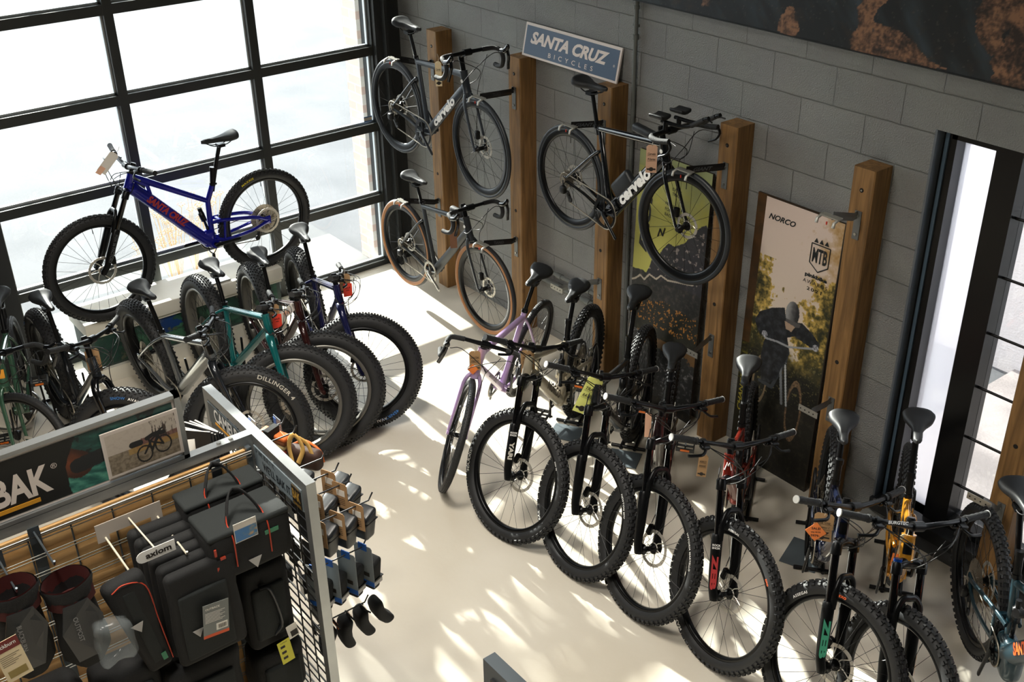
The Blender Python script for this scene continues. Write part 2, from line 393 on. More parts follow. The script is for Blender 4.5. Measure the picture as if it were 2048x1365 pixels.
def bike(name, label, g, group, c):
    """g: pose (x, y, heading, wheelbase, steer, hub height, lean) measured; c: what the bicycle is"""
    x, y, th, wb, de, hz, lean = g
    t = c['wheel']; d = WT[t]; R = d['R']; hung = c.get('hung', False)
    ha = radians(c.get('ha', 65)); rk = .045
    k = V((-cos(ha), 0, sin(ha))); f = V((sin(ha), 0, cos(ha))); B = V((0, 0, R)); F = B + V((wb, 0, 0)); foot = F - f * rk
    S = Matrix.Translation(foot) @ Matrix.Rotation(radians(de), 4, k) @ Matrix.Translation(-foot)
    Pm = Matrix.Identity(4)
    if not hung:
        hub = S @ F; fh = S.to_3x3() @ V((1, 0, 0)); fu = S.to_3x3() @ V((0, 0, 1))
        low = hub.z - R * sqrt(fh.z ** 2 + fu.z ** 2)
        Pm = Matrix.Translation(B) @ Matrix.Rotation(low / wb, 4, 'Y') @ Matrix.Translation(-B)
    elif c.get('pitch'): Pm = Matrix.Translation(B) @ Matrix.Rotation(c['pitch'], 4, 'Y') @ Matrix.Translation(-B)
    FM = Pm @ S
    z0 = (hz - R) if hung else 0
    Mroot = Matrix.Translation((x, y, z0)) @ Matrix.Rotation(radians(th), 4, 'Z') @ Matrix.Rotation(-radians(lean), 4, 'X')
    root = thing(name, label, 'bicycle', group=group, M=Mroot)
    paint = c['paint']; p2 = c.get('paint2', paint); HB = d['hb']
    def P(px_, pz_, py_=0.): return B + V((px_, py_, pz_))
    L = c.get('a2c', .56); htl = c.get('htl', .115)
    HTb = foot + k * L; HTt = foot + k * (L + htl); st_ = c.get('spacer', .03)
    BB = P(*c.get('bb', (.43, -.04))); ST = P(*c.get('st', (.34, .36))); SA = P(*c.get('sad', (.25, .62)))
    sdir = (ST - BB).normalized(); kind = c.get('frame', 'fs'); Y = V((0, 1, 0))
    # wheels
    wheel(root, t, Pm @ Matrix.Translation(B), True, c); wheel(root, t, FM @ Matrix.Translation(F), False, c)
    # ---------------- frame
    fr = MB()
    ht_r = c.get('ht_r', .027)
    hA, hB = HTb - k * .004, HTt + k * .004
    fr.tube([hA, hA + k * .012, hB - k * .012, hB], [ht_r * 1.12, ht_r, ht_r * .92, ht_r * 1.02], 16)
    HTm = HTb + k * htl * .3; HTu = HTb + k * htl * .82
    dr = c.get('dr', .03); fl = c.get('fl', 1.0)       # fl: width across / height
    tts = c.get('tts') ; TTs = P(*tts) if tts else ST - sdir * .03
    if kind == 'fs':
        bend = BB + (HTm - BB) * .16 + V((-.0, 0, -.018))
        fr.tube(cat([HTm + V((.006, 0, -.004)), HTm + (bend - HTm) * .12 + V((0, 0, -.004)), HTm + (bend - HTm) * .5, bend, BB + V((0, 0, .0))], 5), [dr * (.85 if i < 3 else 1 if i < 16 else 1.05) for i in range(21)], 14, flat=.95)
        fr.tube(cat([HTu, HTu + (TTs - HTu) * .2 + V((0, 0, .004)), HTu + (TTs - HTu) * .7, TTs]), [.026 - .008 * i / 18 for i in range(19)], 12, flat=.8)
        fr.tube([HTu - k * .01, (HTu * .8 + TTs * .2) - V((0, 0, .02)), (HTm * .72 + BB * .28)], [.018, .014, .012], 10)
        fr.tube([BB + sdir * .0, BB + sdir * .10 + V((.012, 0, 0)), TTs, ST], [.03, .021, .019, .019], 12)
        fr.tube([BB - Y * .045, BB + Y * .045], .032, 18)
        PV = BB + V((.035, 0, .085)); fr.rbox((PV + BB) / 2 + V((.01, 0, 0)), (.09, .07, .13), .025)
        # swingarm : upper (seatstay) and lower (chainstay) each side
        J = c.get('joint', None); J = P(*J) if J else P(.44, .15) if True else None
        J = BB + V((-.005, 0, .16))
        for s in (1, -1):
            ax_ = B + V((.0, s * HB * .95, 0))
            fr.tube(cat([BB + V((-.015, s * .035, .03)), BB + V((-.09, s * .045, .01)), BB * .35 + B * .65 + V((0, s * .062, -.012)), ax_], 5), [.019, .018, .017, .016, .015, .014, .013, .013, .013, .013, .013, .013, .013, .014, .015, .016], 8, flat=.6)
            fr.tube(cat([J + V((.01, s * .03, 0)), J + V((-.08, s * .048, 0)), J * .3 + B * .7 + V((0, s * .064, .035)), ax_ + V((.01, 0, .012))], 5), [.014] * 16, 8, flat=.6)
            fr.tube([J + V((-.09, s * .047, -.004)), BB + V((-.08, s * .045, .015))], .010, 6, flat=.7)
            fr.rbox(ax_ + V((.005, 0, .008)), (.05, .012, .06), .006)
        fr.box(J + V((-.06, 0, 0)), (.02, .09, .02))
    elif kind in ('ht', 'road'):
        an = c.get('aero', False)
        nD = 14
        if an:
            fr.tube(cat([HTm, HTm + (BB - HTm) * .2, HTm + (BB - HTm) * .7, BB]), [dr * (.9 + .25 * i / 18) for i in range(19)], 12, up=(0, 1, 0), flat=.55)
            fr.tube(cat([HTu, HTu + (TTs - HTu) * .25, TTs]), [.026 - .008 * i / 12 for i in range(13)], 12, up=(0, 1, 0), flat=.8)
            fr.tube([BB, BB + sdir * .12, TTs, ST], [.028, .026, .024, .020], 12, up=(0, 1, 0), flat=.5)
        else:
            fr.tube(cat([HTm, HTm + (BB - HTm) * .15, HTm + (BB - HTm) * .8, BB]), [dr * (.9 + .15 * i / 18) for i in range(19)], 14, flat=c.get('dfl', 1.))
            fr.tube(cat([HTu, HTu + (TTs - HTu) * .2, HTu + (TTs - HTu) * .8, TTs]), [.024 - .006 * i / 18 for i in range(19)], 12)
            fr.tube([BB, BB + sdir * .12, TTs, ST], [.024, .018, .018, .0185], 12)
        fr.tube([BB - Y * .045, BB + Y * .045], .026, 18)
        ssj = P(*c['ssj']) if 'ssj' in c else TTs
        for s in (1, -1):
            ax_ = B + V((0, s * HB * .95, 0)); ww = d['w'] / 2 + .012
            fr.tube(cat([BB + V((-.01, s * .02, 0)), BB + V((-.07, s * ww, .0)), BB * .45 + B * .55 + V((0, s * (ww + .004), -.004)), ax_], 5), [.015 - .006 * i / 15 for i in range(16)], 8)
            fr.tube(cat([ssj + V((0, s * .010, -.005)), ssj + (B - ssj) * .18 + Y * s * ww * .9, ssj + (B - ssj) * .6 + Y * s * (ww + .01), ax_], 5), [.010 - .002 * i / 15 for i in range(16)], 8)
            fr.rbox(ax_ + V((.004, 0, .004)), (.04, .010, .045), .005)
    frame = fr.build('frame', paint, root, Pm)
    # seat clamp, post, saddle
    sp = MB(); stop = SA - V((.0, 0, .045)); sp.tube([ST - sdir * .05, ST + (stop - ST) * .5, stop], c.get('post_r', .0145), 12, up=(0, 1, 0) if c.get('aero') else None, flat=.62 if c.get('aero') else 1.)
    if kind == 'fs' or c.get('drop'): sp.tube([ST + sdir * .0, ST + sdir * .11], .0175, 12); sp.tube([ST + sdir * .10, ST + sdir * .125], .021, 12)
    sp.build('seatpost', BLK, root, Pm)
    cl = MB(); cl.tube([ST - sdir * .008, ST + sdir * .012], .0215, 14, up=(0, 1, 0) if c.get('aero') else None, flat=.7 if c.get('aero') else 1.); cl.box(ST + V((-.022, 0, 0)), (.018, .016, .014)); cl.build('seat_clamp', c.get('clamp', BLK), root, Pm)
    sa = link('saddle', saddle_mesh(c.get('saddle', 'mtb')), root, Pm @ Matrix.Translation(SA) @ Matrix.Rotation(radians(c.get('stilt', -1)), 4, 'Y'))
    link('rails', rails_mesh(), sa)
    # ---------------- drivetrain
    cr = MB(); crr = c.get('ring', .068); ca = radians(c.get('crank', -80)); T = int(crr * 2 * pi / .0127); n2 = T * 2; vs = []
    oy = -.05
    for yy in (oy - .0015, oy + .0015):
        vs += [(cos(pi * j / T) * (crr + (.005 if j % 2 else 0)), yy, sin(pi * j / T) * (crr + (.005 if j % 2 else 0))) for j in range(n2)]
        vs += [(cos(pi * j / T) * crr * .8, yy, sin(pi * j / T) * crr * .8) for j in range(n2)]
    fs = []
    for j in range(n2):
        q = (j + 1) % n2
        fs += [(j, q, n2 + q, n2 + j), (2 * n2 + j, 3 * n2 + j, 3 * n2 + q, 2 * n2 + q), (j, 2 * n2 + j, 2 * n2 + q, q), (n2 + j, n2 + q, 3 * n2 + q, 3 * n2 + j)]
    cr.add([V(v_) + BB for v_ in vs], fs, False)
    for i in range(4):
        a = ca + pi / 4 + i * pi / 2; cr.tube([BB + V((0, oy, 0)), BB + V((cos(a) * crr * .9, oy, sin(a) * crr * .9))], .006, 6, flat=.6)
    if c.get('solid_ring'): cr.disc(BB + V((0, oy, 0)), crr * .85, .003, 32)
    if c.get('guard'): cr.lathe([(crr + .008, -.062), (crr + .016, -.062), (crr + .016, -.045), (crr + .008, -.045)], BB, 32)
    cr.tube([BB + V((0, -.07, 0)), BB + V((0, .07, 0))], .014, 12)
    ck = cr.build('crankset', c.get('crank_m', BLK), root, Pm)
    for s in (1, -1):
        am = MB(); a = ca + (pi if s > 0 else 0); e = BB + V((cos(a) * .172, s * .078, sin(a) * .172)); b0 = BB + V((0, s * .068, 0))
        am.tube([b0 - (e - b0) * .08, b0, b0 + (e - b0) * .5, e, e + (e - b0) * .07], [.010, .017, .012, .013, .009], 10, up=(0, 1, 0), flat=.55)
        am.build('crank_arm', c.get('crank_m', BLK), ck)
        if c.get('pedals'):
            link('pedal', pedal_mesh(), ck, Matrix.Translation(e + V((0, s * .005, 0))) @ (Matrix.Identity(4) if s > 0 else Matrix.Rotation(pi, 4, 'Z')))
    ch = MB(); rc = .045; dr_j = B + V((.03, -.045, -.075)); dr_t = B + V((.055, -.045, -.15 if c['cass'] > .07 else -.12))
    def loop(pts): ch.tube(pts, .0042, 6, cap=True, up=(0, 1, 0), flat=.8)
    loop([B + V((.004, -.045, rc)), BB + V((0, oy, crr + .002))]); loop([BB + V((0, oy, -crr - .002)), dr_t + V((.0, 0, -.018))])
    loop([dr_t + V((-.018, 0, .0)), dr_j + V((-.02, 0, 0)), B + V((.04, -.045, -.02))])
    for a0, a1, ctr, rr in ((pi / 2, -pi / 2, BB + V((0, oy, 0)), crr + .002), (pi / 2, 3 * pi / 2, B + V((.0, -.045, 0)), rc)):
        loop([ctr + V((cos(a0 + (a1 - a0) * i / 12) * rr, 0, sin(a0 + (a1 - a0) * i / 12) * rr)) for i in range(13)])
    ch.build('chain', CHM, root, Pm)
    de_ = MB(); de_.rbox(dr_j + V((-.02, -.022, .015)), (.045, .035, .05), .012); de_.box(B + V((.0, -.058, -.03)), (.014, .006, .06))
    for q in (dr_j + V((0, 0, -.01)), dr_t): de_.lathe([(.002, -.004), (.019, -.004), (.021, 0), (.019, .004), (.002, .004)], q, 16)
    for yy in (-.008, .008): de_.tube([dr_j + V((0, yy, -.005)), dr_t + V((0, yy, 0))], .010, 8, up=(0, 1, 0), flat=.2)
    de_.build('derailleur', BLKP, root, Pm)
    # ---------------- suspension shock
    if kind == 'fs' and c.get('shock', True):
        sh = MB(); a, b_ = BB + V((.03, 0, .05)), BB + sdir * .04 + V((.02, 0, .04))
        if c.get('shock') == 'low': a, b_ = BB + V((-.03, 0, .11)), BB + V((.12, 0, .085))
        else: a, b_ = BB + V((.02, 0, .10)), TTs + V((.075, 0, -.035))
        e = (b_ - a).normalized(); sh.tube([a, a + e * .02, a + e * .021, a + (b_ - a) * .45, a + (b_ - a) * .451, b_ - e * .04, b_ - e * .039, b_], [.012, .012, .010, .010, .021, .021, .013, .013], 14)
        sh.tube([a + (b_ - a) * .6 + V((0, 0, .028)), b_ - e * .03 + V((0, 0, .028))], .012, 10)
        sh.build('shock', BLK, root, Pm)
    if 'ftxt' in c:
        q = c['ftxt']; b = MB(); s = q.get('side', 1); A_, B_ = (HTm, BB) if s > 0 else (BB, HTm)
        o = A_ + (B_ - A_) * q.get('u', .5) + Y * s * (q.get('off', dr * c.get('tfl', .95) + .0015)); xd = (B_ - A_).normalized(); yd = V((0, s, 0)).cross(xd)
        b.text(q['t'], o, xd, yd, q['h'], shear=q.get('sh', 0), bold=q.get('b', .02), fit=q.get('w'))
        b.build('lettering', q['m'], frame, None)
    # ---------------- fork (built straight, then turned)
    ft = c.get('fork', 'sus'); fk = MB(); fm = c.get('fork_m', BLK); FT = None
    if ft == 'sus':
        lw = c.get('legw', .066 if t == 'mtb' else .085); up = MB()
        for s in (1, -1):
            A0 = F - f * .012 + Y * s * lw
            top = A0 + k * .29
            fk.tube([F + Y * s * lw - k * .02 + f * .0, F + Y * s * lw, A0 + k * .04, A0 + k * .12, top, top + k * .012], [.019, .023, .022, .026, .0275, .023], 14)
            up.tube([top - k * .02, foot + f * .028 + Y * s * lw + k * (L - .035)], .018, 14)
            fk.tube([F + Y * s * (lw - .02), F + Y * s * (lw + .008)], .017, 12)
            e = foot + f * .028 + Y * s * lw + k * (L - .055)
            fk.tube([e, e + k * .045, e + k * .055], [.0245, .0245, .018], 14)
            if c.get('cap') and s > 0: pass
        a0 = F - f * .012 + k * .275; hgt = R + .028 - .275 * 1.0
        fk.tube(cat([a0 + Y * lw + f * .018, a0 + Y * lw * .92 + k * hgt * .65 + f * .024, a0 + Y * lw * .5 + k * hgt + f * .022, a0 + k * (hgt + .004) + f * .022, a0 - Y * lw * .5 + k * hgt + f * .022, a0 - Y * lw * .92 + k * hgt * .65 + f * .024, a0 - Y * lw + f * .018], 5), .0125, 8, up=tuple(k), flat=1.3)
        cw = foot + k * (L - .03) + f * .0
        fk.tube([cw + Y * lw + f * .028, cw + Y * lw * .6 + f * .02 + k * .016, cw + k * .02 + f * .004, cw - Y * lw * .6 + f * .02 + k * .016, cw - Y * lw + f * .028], [.020, .021, .027, .021, .020], 12)
        fko = fk.build('fork', fm, root, FM); up.build('stanchions', c.get('stan', STAN), fko)
        if c.get('cap'):
            cp = MB(); e = foot + f * .028 + Y * lw * (1 if c.get('capside', 1) > 0 else -1) + k * (L - .001); cp.tube([e, e + k * .012], .019, 12); cp.build('top_cap', c['cap'], fko)
        for q in c.get('fktxt', []):
            b = MB(); s = q.get('s', 1); ctr = F - f * .012 + Y * s * lw + k * q.get('k', .17)
            face = q.get('face', 'f'); nrm = (f * .72 + Y * s * .7).normalized() if face == 'f' else Y * s
            xd = -k if q.get('flip') else k; o = ctr + nrm * (.0272)
            if q.get('stack'): b.text(q['t'], o, nrm.cross(k) * -1, k, q['h'], bold=.02)
            else: b.text(q['t'], o, xd, nrm.cross(xd), q['h'], bold=q.get('b', .03), fit=q.get('w'), shear=q.get('sh', 0))
            b.build('lettering', q['m'], fko)
    else:
        bw = c.get('legw', d['w'] / 2 + .022); Lf = L
        for s in (1, -1):
            pts = [F + Y * s * (bw + .008) , F + Y * s * (bw + .006) + k * .03 - f * .012, foot + f * (.02) + Y * s * (bw + .004) + k * Lf * .45, foot + f * .008 + Y * s * bw + k * Lf * .8, foot + Y * s * bw * .55 + k * (Lf - .02), foot + k * (Lf - .004)]
            r0 = c.get('blade', .012); cc = cat(pts, 5); nn = len(cc)
            fk.tube(cc, [r0 * (.75 + .9 * (i / nn) ** 1.3) for i in range(nn)], 10, up=(0, 1, 0), flat=c.get('bflat', .75))
            fk.tube([F + Y * s * (bw - .01), F + Y * s * (bw + .014)], .012, 12)
        fk.tube([foot + k * (Lf - .035), foot + k * Lf], [.026, .028], 14)
        fko = fk.build('fork', fm, root, FM)
    # caliper
    cp = MB(); lw = c.get('legw', .066 if t == 'mtb' else d['w'] / 2 + .022)
    cp.rbox(F + Y * (lw - .022) + k * (.085) - f * .05, (.035, .03, .06), .01); cp.build('brake_caliper', BLK, fko)
    # ---------------- stem and bar
    kt = L + htl + st_ + .02; C0 = foot + k * kt; stem = c.get('stem', .045); stl = c.get('srise', 0.)
    hf = V((1, 0, 0)); CB = C0 + f * stem * .95 + k * stl
    sm = MB(); sm.tube([HTt + k * .004, HTt + k * st_], .017, 14); sm.tube([C0 - k * .022, C0 + k * .022], .0195, 14); sm.tube([C0 + k * .022, C0 + k * .028], .017, 12)
    sm.tube([C0, CB - f * .012], .017, 10, up=(0, 1, 0), flat=1.1); sm.tube([CB - Y * .027, CB + Y * .027], .0225, 14)
    sm.build('stem', BLK, root, FM)
    hb = MB(); bt = c.get('bar', 'flat'); ends = []
    HBo = None
    if bt == 'flat':
        W2 = c.get('barw', .78) / 2; rise = c.get('rise', .025)
        for s in (1, -1):
            pts = cat([CB, CB + Y * s * .04, CB + V((.004, s * .12, rise * .7)), CB + V((-.004, s * .2, rise)), CB + V((-.022 - .02 * 1, s * W2, rise + .012))], 5)
            n = len(pts); hb.tube(pts, [.0165 - .0055 * min(1, i / 12) for i in range(n)], 10)
        HBo = hb.build('handlebar', c.get('bar_m', BLK), root, FM)
        for s in (1, -1):
            e = CB + V((-.042, s * W2, rise + .012)); i0 = CB + V((-.004, s * .2, rise)); dd = (e - i0).normalized()
            gp = MB(); N = 9; gp.tube([e - dd * .135 + dd * .135 * i / N for i in range(N + 1)], [.0165 if i % 2 else .0152 for i in range(N + 1)], 12)
            gp.tube([e - dd * .142, e - dd * .132], .0185, 12); gp.build('grip', GRIP, HBo)
            ec = MB(); ec.tube([e - dd * .001, e + dd * .004], .0172, 14); ec.build('grip_cap', c.get('cap_m', BLKP), HBo)
            lv = MB(); m_ = e - dd * .175; lv.rbox(m_ + V((.022, 0, -.012)), (.035, .05, .022), .009); lv.tube([m_ + V((0, -.008, 0)), m_ + V((0, .008, 0))], .018, 12)
            lv.tube(cat([m_ + V((.03, -s * .005, -.016)), m_ + V((.058, s * .03, -.03)), m_ + V((.05, s * .08, -.04)), m_ + V((.045, s * .105, -.042))], 4), .0055, 6, flat=1.4)
            lv.rbox(m_ + V((.0, -s * .03, -.022)), (.04, .028, .02), .008); lv.tube([m_ + V((-.01, -s * .03, -.025)), m_ + V((-.035, -s * .03 + s * .02, -.034))], .006, 6)
            lv.build('brake_lever', BLK, HBo); ends.append((e, m_))
        if 'bartxt' in c:
            tx = MB(); tx.text(c['bartxt'], CB + V((.0125, -.125, rise * .7 + .0125)), (.0, 1, -.06), (-.7, 0, .7), .014, bold=.02, fit=.11, shear=.2); tx.build('lettering', WHT, HBo)
    else:
        W2 = c.get('barw', .42) / 2; tapes = []
        if bt == 'drop':
            for s in (1, -1):
                a1 = [CB, CB + Y * s * .06, CB + V((0, s * (W2 - .045), 0))]
                hb.tube(a1, [.0165, .013, .012], 10)
                pts = cat([a1[-1] - Y * s * .05, CB + V((.012, s * (W2 - .02), 0)), CB + V((.05, s * (W2 + .0), -.003)), CB + V((.082, s * (W2 + .003), -.02)), CB + V((.092, s * (W2 + .006), -.06)), CB + V((.07, s * (W2 + .012), -.105)), CB + V((.03, s * (W2 + .016), -.122)), CB + V((-.02, s * (W2 + .018), -.124))], 5)
                tape = MB(); tape.tube(pts, .0155, 10); tapes.append(tape)
            HBo = hb.build('handlebar', BLK, root, FM); [q.build('bar_tape', GRIP, HBo) for q in tapes]
            for s in (1, -1):
                lv = MB(); h0 = CB + V((.075, s * (W2 + .003), -.008))
                lv.tube(cat([h0, h0 + V((.04, 0, .012)), h0 + V((.068, 0, .036)), h0 + V((.078, 0, .058))], 4), [.0175, .018, .0185, .0185, .0185, .018, .0175, .017, .0165, .0155, .014, .012, .008], 10)
                lv.tube(cat([h0 + V((.066, 0, .03)), h0 + V((.078, s * .004, -.02)), h0 + V((.066, s * .01, -.07)), h0 + V((.058, s * .016, -.105))], 4), [.008] * 13, 8, up=(0, 1, 0), flat=1.5)
                lv.build('brake_lever', GLOSS, HBo)
            for s in (1, -1): ends.append((CB + V((.1, s * W2, 0)), CB + V((.08, s * W2, 0))))
        else:  # time trial base bar with extensions
            hb.tube([CB - Y * .18, CB - Y * .06, CB + Y * .06, CB + Y * .18], .014, 10, flat=1.)
            for s in (1, -1):
                tape = MB(); tapes.append(tape); tape.tube(cat([CB + V((0, s * .165, 0)), CB + V((.03, s * .195, 0)), CB + V((.09, s * .205, .0)), CB + V((.16, s * .205, .012))], 5), .0155, 10)
                hb.tube(cat([CB + V((-.03, s * .055, .055)), CB + V((.10, s * .055, .055)), CB + V((.18, s * .052, .075)), CB + V((.27, s * .048, .13))], 5), .011, 10)
                tape = MB(); tapes.append(tape); tape.tube([CB + V((.18, s * .052, .075)), CB + V((.26, s * .048, .125))], .0135, 10)
                hb.tube([CB + V((0, s * .055, .0)), CB + V((0, s * .055, .06))], .014, 10)
            HBo = hb.build('handlebar', BLK, root, FM); [q.build('bar_tape', GRIP, HBo) for q in tapes]
            for s in (1, -1):
                ap = MB(); ap.rbox(CB + V((-.02, s * .085, .085)), (.10, .085, .022), .01, fn=lambda q, p: V((p.x, p.y, p.z + abs(q.y) ** 2 * .012))); ap.build('arm_pad', BLKP, HBo)
                lv = MB(); lv.tube(cat([CB + V((.16, s * .205, .012)), CB + V((.175, s * .205, -.02)), CB + V((.15, s * .207, -.06)), CB + V((.10, s * .21, -.085))], 4), .006, 8, flat=1.4); lv.build('brake_lever', BLK, HBo)
                sh = MB(); e = CB + V((.27, s * .048, .13)); sh.tube([e, e + V((.02, 0, .008))], .013, 10); sh.tube([e + V((.015, 0, 0)), e + V((.05, s * .008, -.005))], .0045, 8); sh.build('shifter', BLK, HBo)
                ends.append((CB + V((.16, s * .205, 0)), CB + V((.16, s * .2, 0))))
    # ---------------- cables: from the levers, looping ahead of the head tube, into the frame
    if c.get('cables', True):
        cb = MB(); inv = FM.inverted() @ Pm
        for i, (e, m_) in enumerate(ends):
            s = 1 if i == 0 else -1
            for j in range(2 if bt == 'flat' else 1):
                q = cat([m_ + V((.03, -s * .02, -.01)), CB + V((.09 + .03 * j, s * (.13 - .04 * j), -.01)), CB + V((.10 + .02 * j, -s * .02, -.09 - .03 * j)), CB + V((.04, -s * .055, -.17 - .01 * j)), HTm + V((-.03, -s * .03, -.01 + .02 * j))], 6)
                cb.tube(q, .0025, 5, cap=False)
        q = cat([CB + V((.08, .10, -.01)), CB + V((.09, .05, -.12)), HTb + f * .05 + Y * .05, F + Y * lw + k * .25 - f * .03, F + Y * (lw - .02) + k * .12 - f * .05], 6)
        cb.tube(q, .0025, 5, cap=False)
        cb.build('cables', c.get('cable_m', CABLE), root, FM)
    return dict(root=root, FM=Mroot @ FM, CB=Mroot @ FM @ CB, M=Mroot @ Pm, BB=BB, HTm=HTm, HTb=HTb, HTt=HTt, C0=C0, k=k, frame=frame, Y=Y, TTs=TTs, HTu=HTu, ends=[Mroot @ FM @ e for e, _ in ends])
# ------------------------------------------------------------------ setting materials
def block_mat():
    m = bpy.data.materials.new('painted_block'); m.use_nodes = True; n = m.node_tree.nodes; l = m.node_tree.links; b = n['Principled BSDF']
    tc = n.new('ShaderNodeTexCoord'); sx = n.new('ShaderNodeSeparateXYZ'); l.new(tc.outputs['Object'], sx.inputs[0])
    nz = n.new('ShaderNodeTexNoise'); nz.inputs['Scale'].default_value = 9; nz.inputs['Detail'].default_value = 2; l.new(tc.outputs['Object'], nz.inputs['Vector'])
    w1 = n.new('ShaderNodeMath'); w1.operation = 'MULTIPLY_ADD'; w1.inputs[1].default_value = .012; w1.inputs[2].default_value = .1235 - .006; l.new(nz.outputs['Fac'], w1.inputs[0])
    a = n.new('ShaderNodeMath'); a.operation = 'ADD'; l.new(sx.outputs[0], a.inputs[0]); l.new(w1.outputs[0], a.inputs[1])
    w2 = n.new('ShaderNodeMath'); w2.operation = 'MULTIPLY_ADD'; w2.inputs[1].default_value = .008; w2.inputs[2].default_value = .1446 - .004; l.new(nz.outputs['Fac'], w2.inputs[0])
    c = n.new('ShaderNodeMath'); c.operation = 'ADD'; l.new(sx.outputs[2], c.inputs[0]); l.new(w2.outputs[0], c.inputs[1])
    cx = n.new('ShaderNodeCombineXYZ'); l.new(a.outputs[0], cx.inputs[0]); l.new(c.outputs[0], cx.inputs[1])
    br = n.new('ShaderNodeTexBrick'); br.inputs['Scale'].default_value = 1; br.inputs['Mortar Size'].default_value = .0035; br.inputs['Mortar Smooth'].default_value = .6
    br.inputs['Brick Width'].default_value = .4064; br.inputs['Row Height'].default_value = .2032; br.offset = .5
    base = lin((138, 145, 142)); br.inputs['Color1'].default_value = (*[x * .96 for x in base], 1); br.inputs['Color2'].default_value = (*[x * 1.05 for x in base], 1); br.inputs['Mortar'].default_value = (*[x * .7 for x in base], 1)
    l.new(cx.outputs[0], br.inputs['Vector']); 
    n3 = n.new('ShaderNodeTexNoise'); n3.inputs['Scale'].default_value = 3; n3.inputs['Detail'].default_value = 5; l.new(tc.outputs['Object'], n3.inputs['Vector'])
    mx = n.new('ShaderNodeMix'); mx.data_type = 'RGBA'; mx.blend_type = 'MULTIPLY'; mx.inputs[0].default_value = .35; l.new(br.outputs['Color'], mx.inputs[6]); l.new(n3.outputs['Color'], mx.inputs[7])
    hsv = n.new('ShaderNodeHueSaturation'); hsv.inputs['Saturation'].default_value = .25; hsv.inputs['Value'].default_value = 1.15; l.new(mx.outputs[2], hsv.inputs['Color']); l.new(hsv.outputs[0], b.inputs['Base Color'])
    n2 = n.new('ShaderNodeTexNoise'); n2.inputs['Scale'].default_value = 130; n2.inputs['Detail'].default_value = 3; l.new(tc.outputs['Object'], n2.inputs['Vector'])
    n4 = n.new('ShaderNodeTexVoronoi'); n4.inputs['Scale'].default_value = 22; l.new(tc.outputs['Object'], n4.inputs['Vector'])
    cl = n.new('ShaderNodeMapRange'); cl.inputs[1].default_value = .0; cl.inputs[2].default_value = .09; l.new(n4.outputs['Distance'], cl.inputs[0])
    h1 = n.new('ShaderNodeMath'); h1.operation = 'MULTIPLY_ADD'; h1.inputs[1].default_value = -1.6; l.new(br.outputs['Fac'], h1.inputs[0])
    h0 = n.new('ShaderNodeMath'); h0.operation = 'MULTIPLY_ADD'; h0.inputs[1].default_value = .35; l.new(cl.outputs[0], h0.inputs[0]); l.new(n2.outputs['Fac'], h0.inputs[2])
    l.new(h0.outputs[0], h1.inputs[2])
    bp = n.new('ShaderNodeBump'); bp.inputs['Strength'].default_value = 1; bp.inputs['Distance'].default_value = .009; l.new(h1.outputs[0], bp.inputs['Height']); l.new(bp.outputs[0], b.inputs['Normal'])
    b.inputs['Roughness'].default_value = .55; MATS['painted_block'] = m; return m
def floor_mat():
    m = bpy.data.materials.new('sealed_concrete'); m.use_nodes = True; n = m.node_tree.nodes; l = m.node_tree.links; b = n['Principled BSDF']
    tc = n.new('ShaderNodeTexCoord'); t = n.new('ShaderNodeTexNoise'); t.inputs['Scale'].default_value = 1.3; t.inputs['Detail'].default_value = 7; l.new(tc.outputs['Object'], t.inputs['Vector'])
    r = n.new('ShaderNodeValToRGB'); r.color_ramp.elements[0].position = .3; r.color_ramp.elements[1].position = .7
    r.color_ramp.elements[0].color = (*lin((216, 207, 190)), 1); r.color_ramp.elements[1].color = (*lin((230, 223, 209)), 1)
    l.new(t.outputs['Fac'], r.inputs[0]); l.new(r.outputs[0], b.inputs['Base Color'])
    rr = n.new('ShaderNodeMapRange'); rr.inputs[3].default_value = .26; rr.inputs[4].default_value = .5; l.new(t.outputs['Fac'], rr.inputs[0]); l.new(rr.outputs[0], b.inputs['Roughness'])
    t2 = n.new('ShaderNodeTexNoise'); t2.inputs['Scale'].default_value = 30; l.new(tc.outputs['Object'], t2.inputs['Vector'])
    bp = n.new('ShaderNodeBump'); bp.inputs['Strength'].default_value = .08; bp.inputs['Distance'].default_value = .01; l.new(t2.outputs['Fac'], bp.inputs['Height']); l.new(bp.outputs[0], b.inputs['Normal'])
    return m
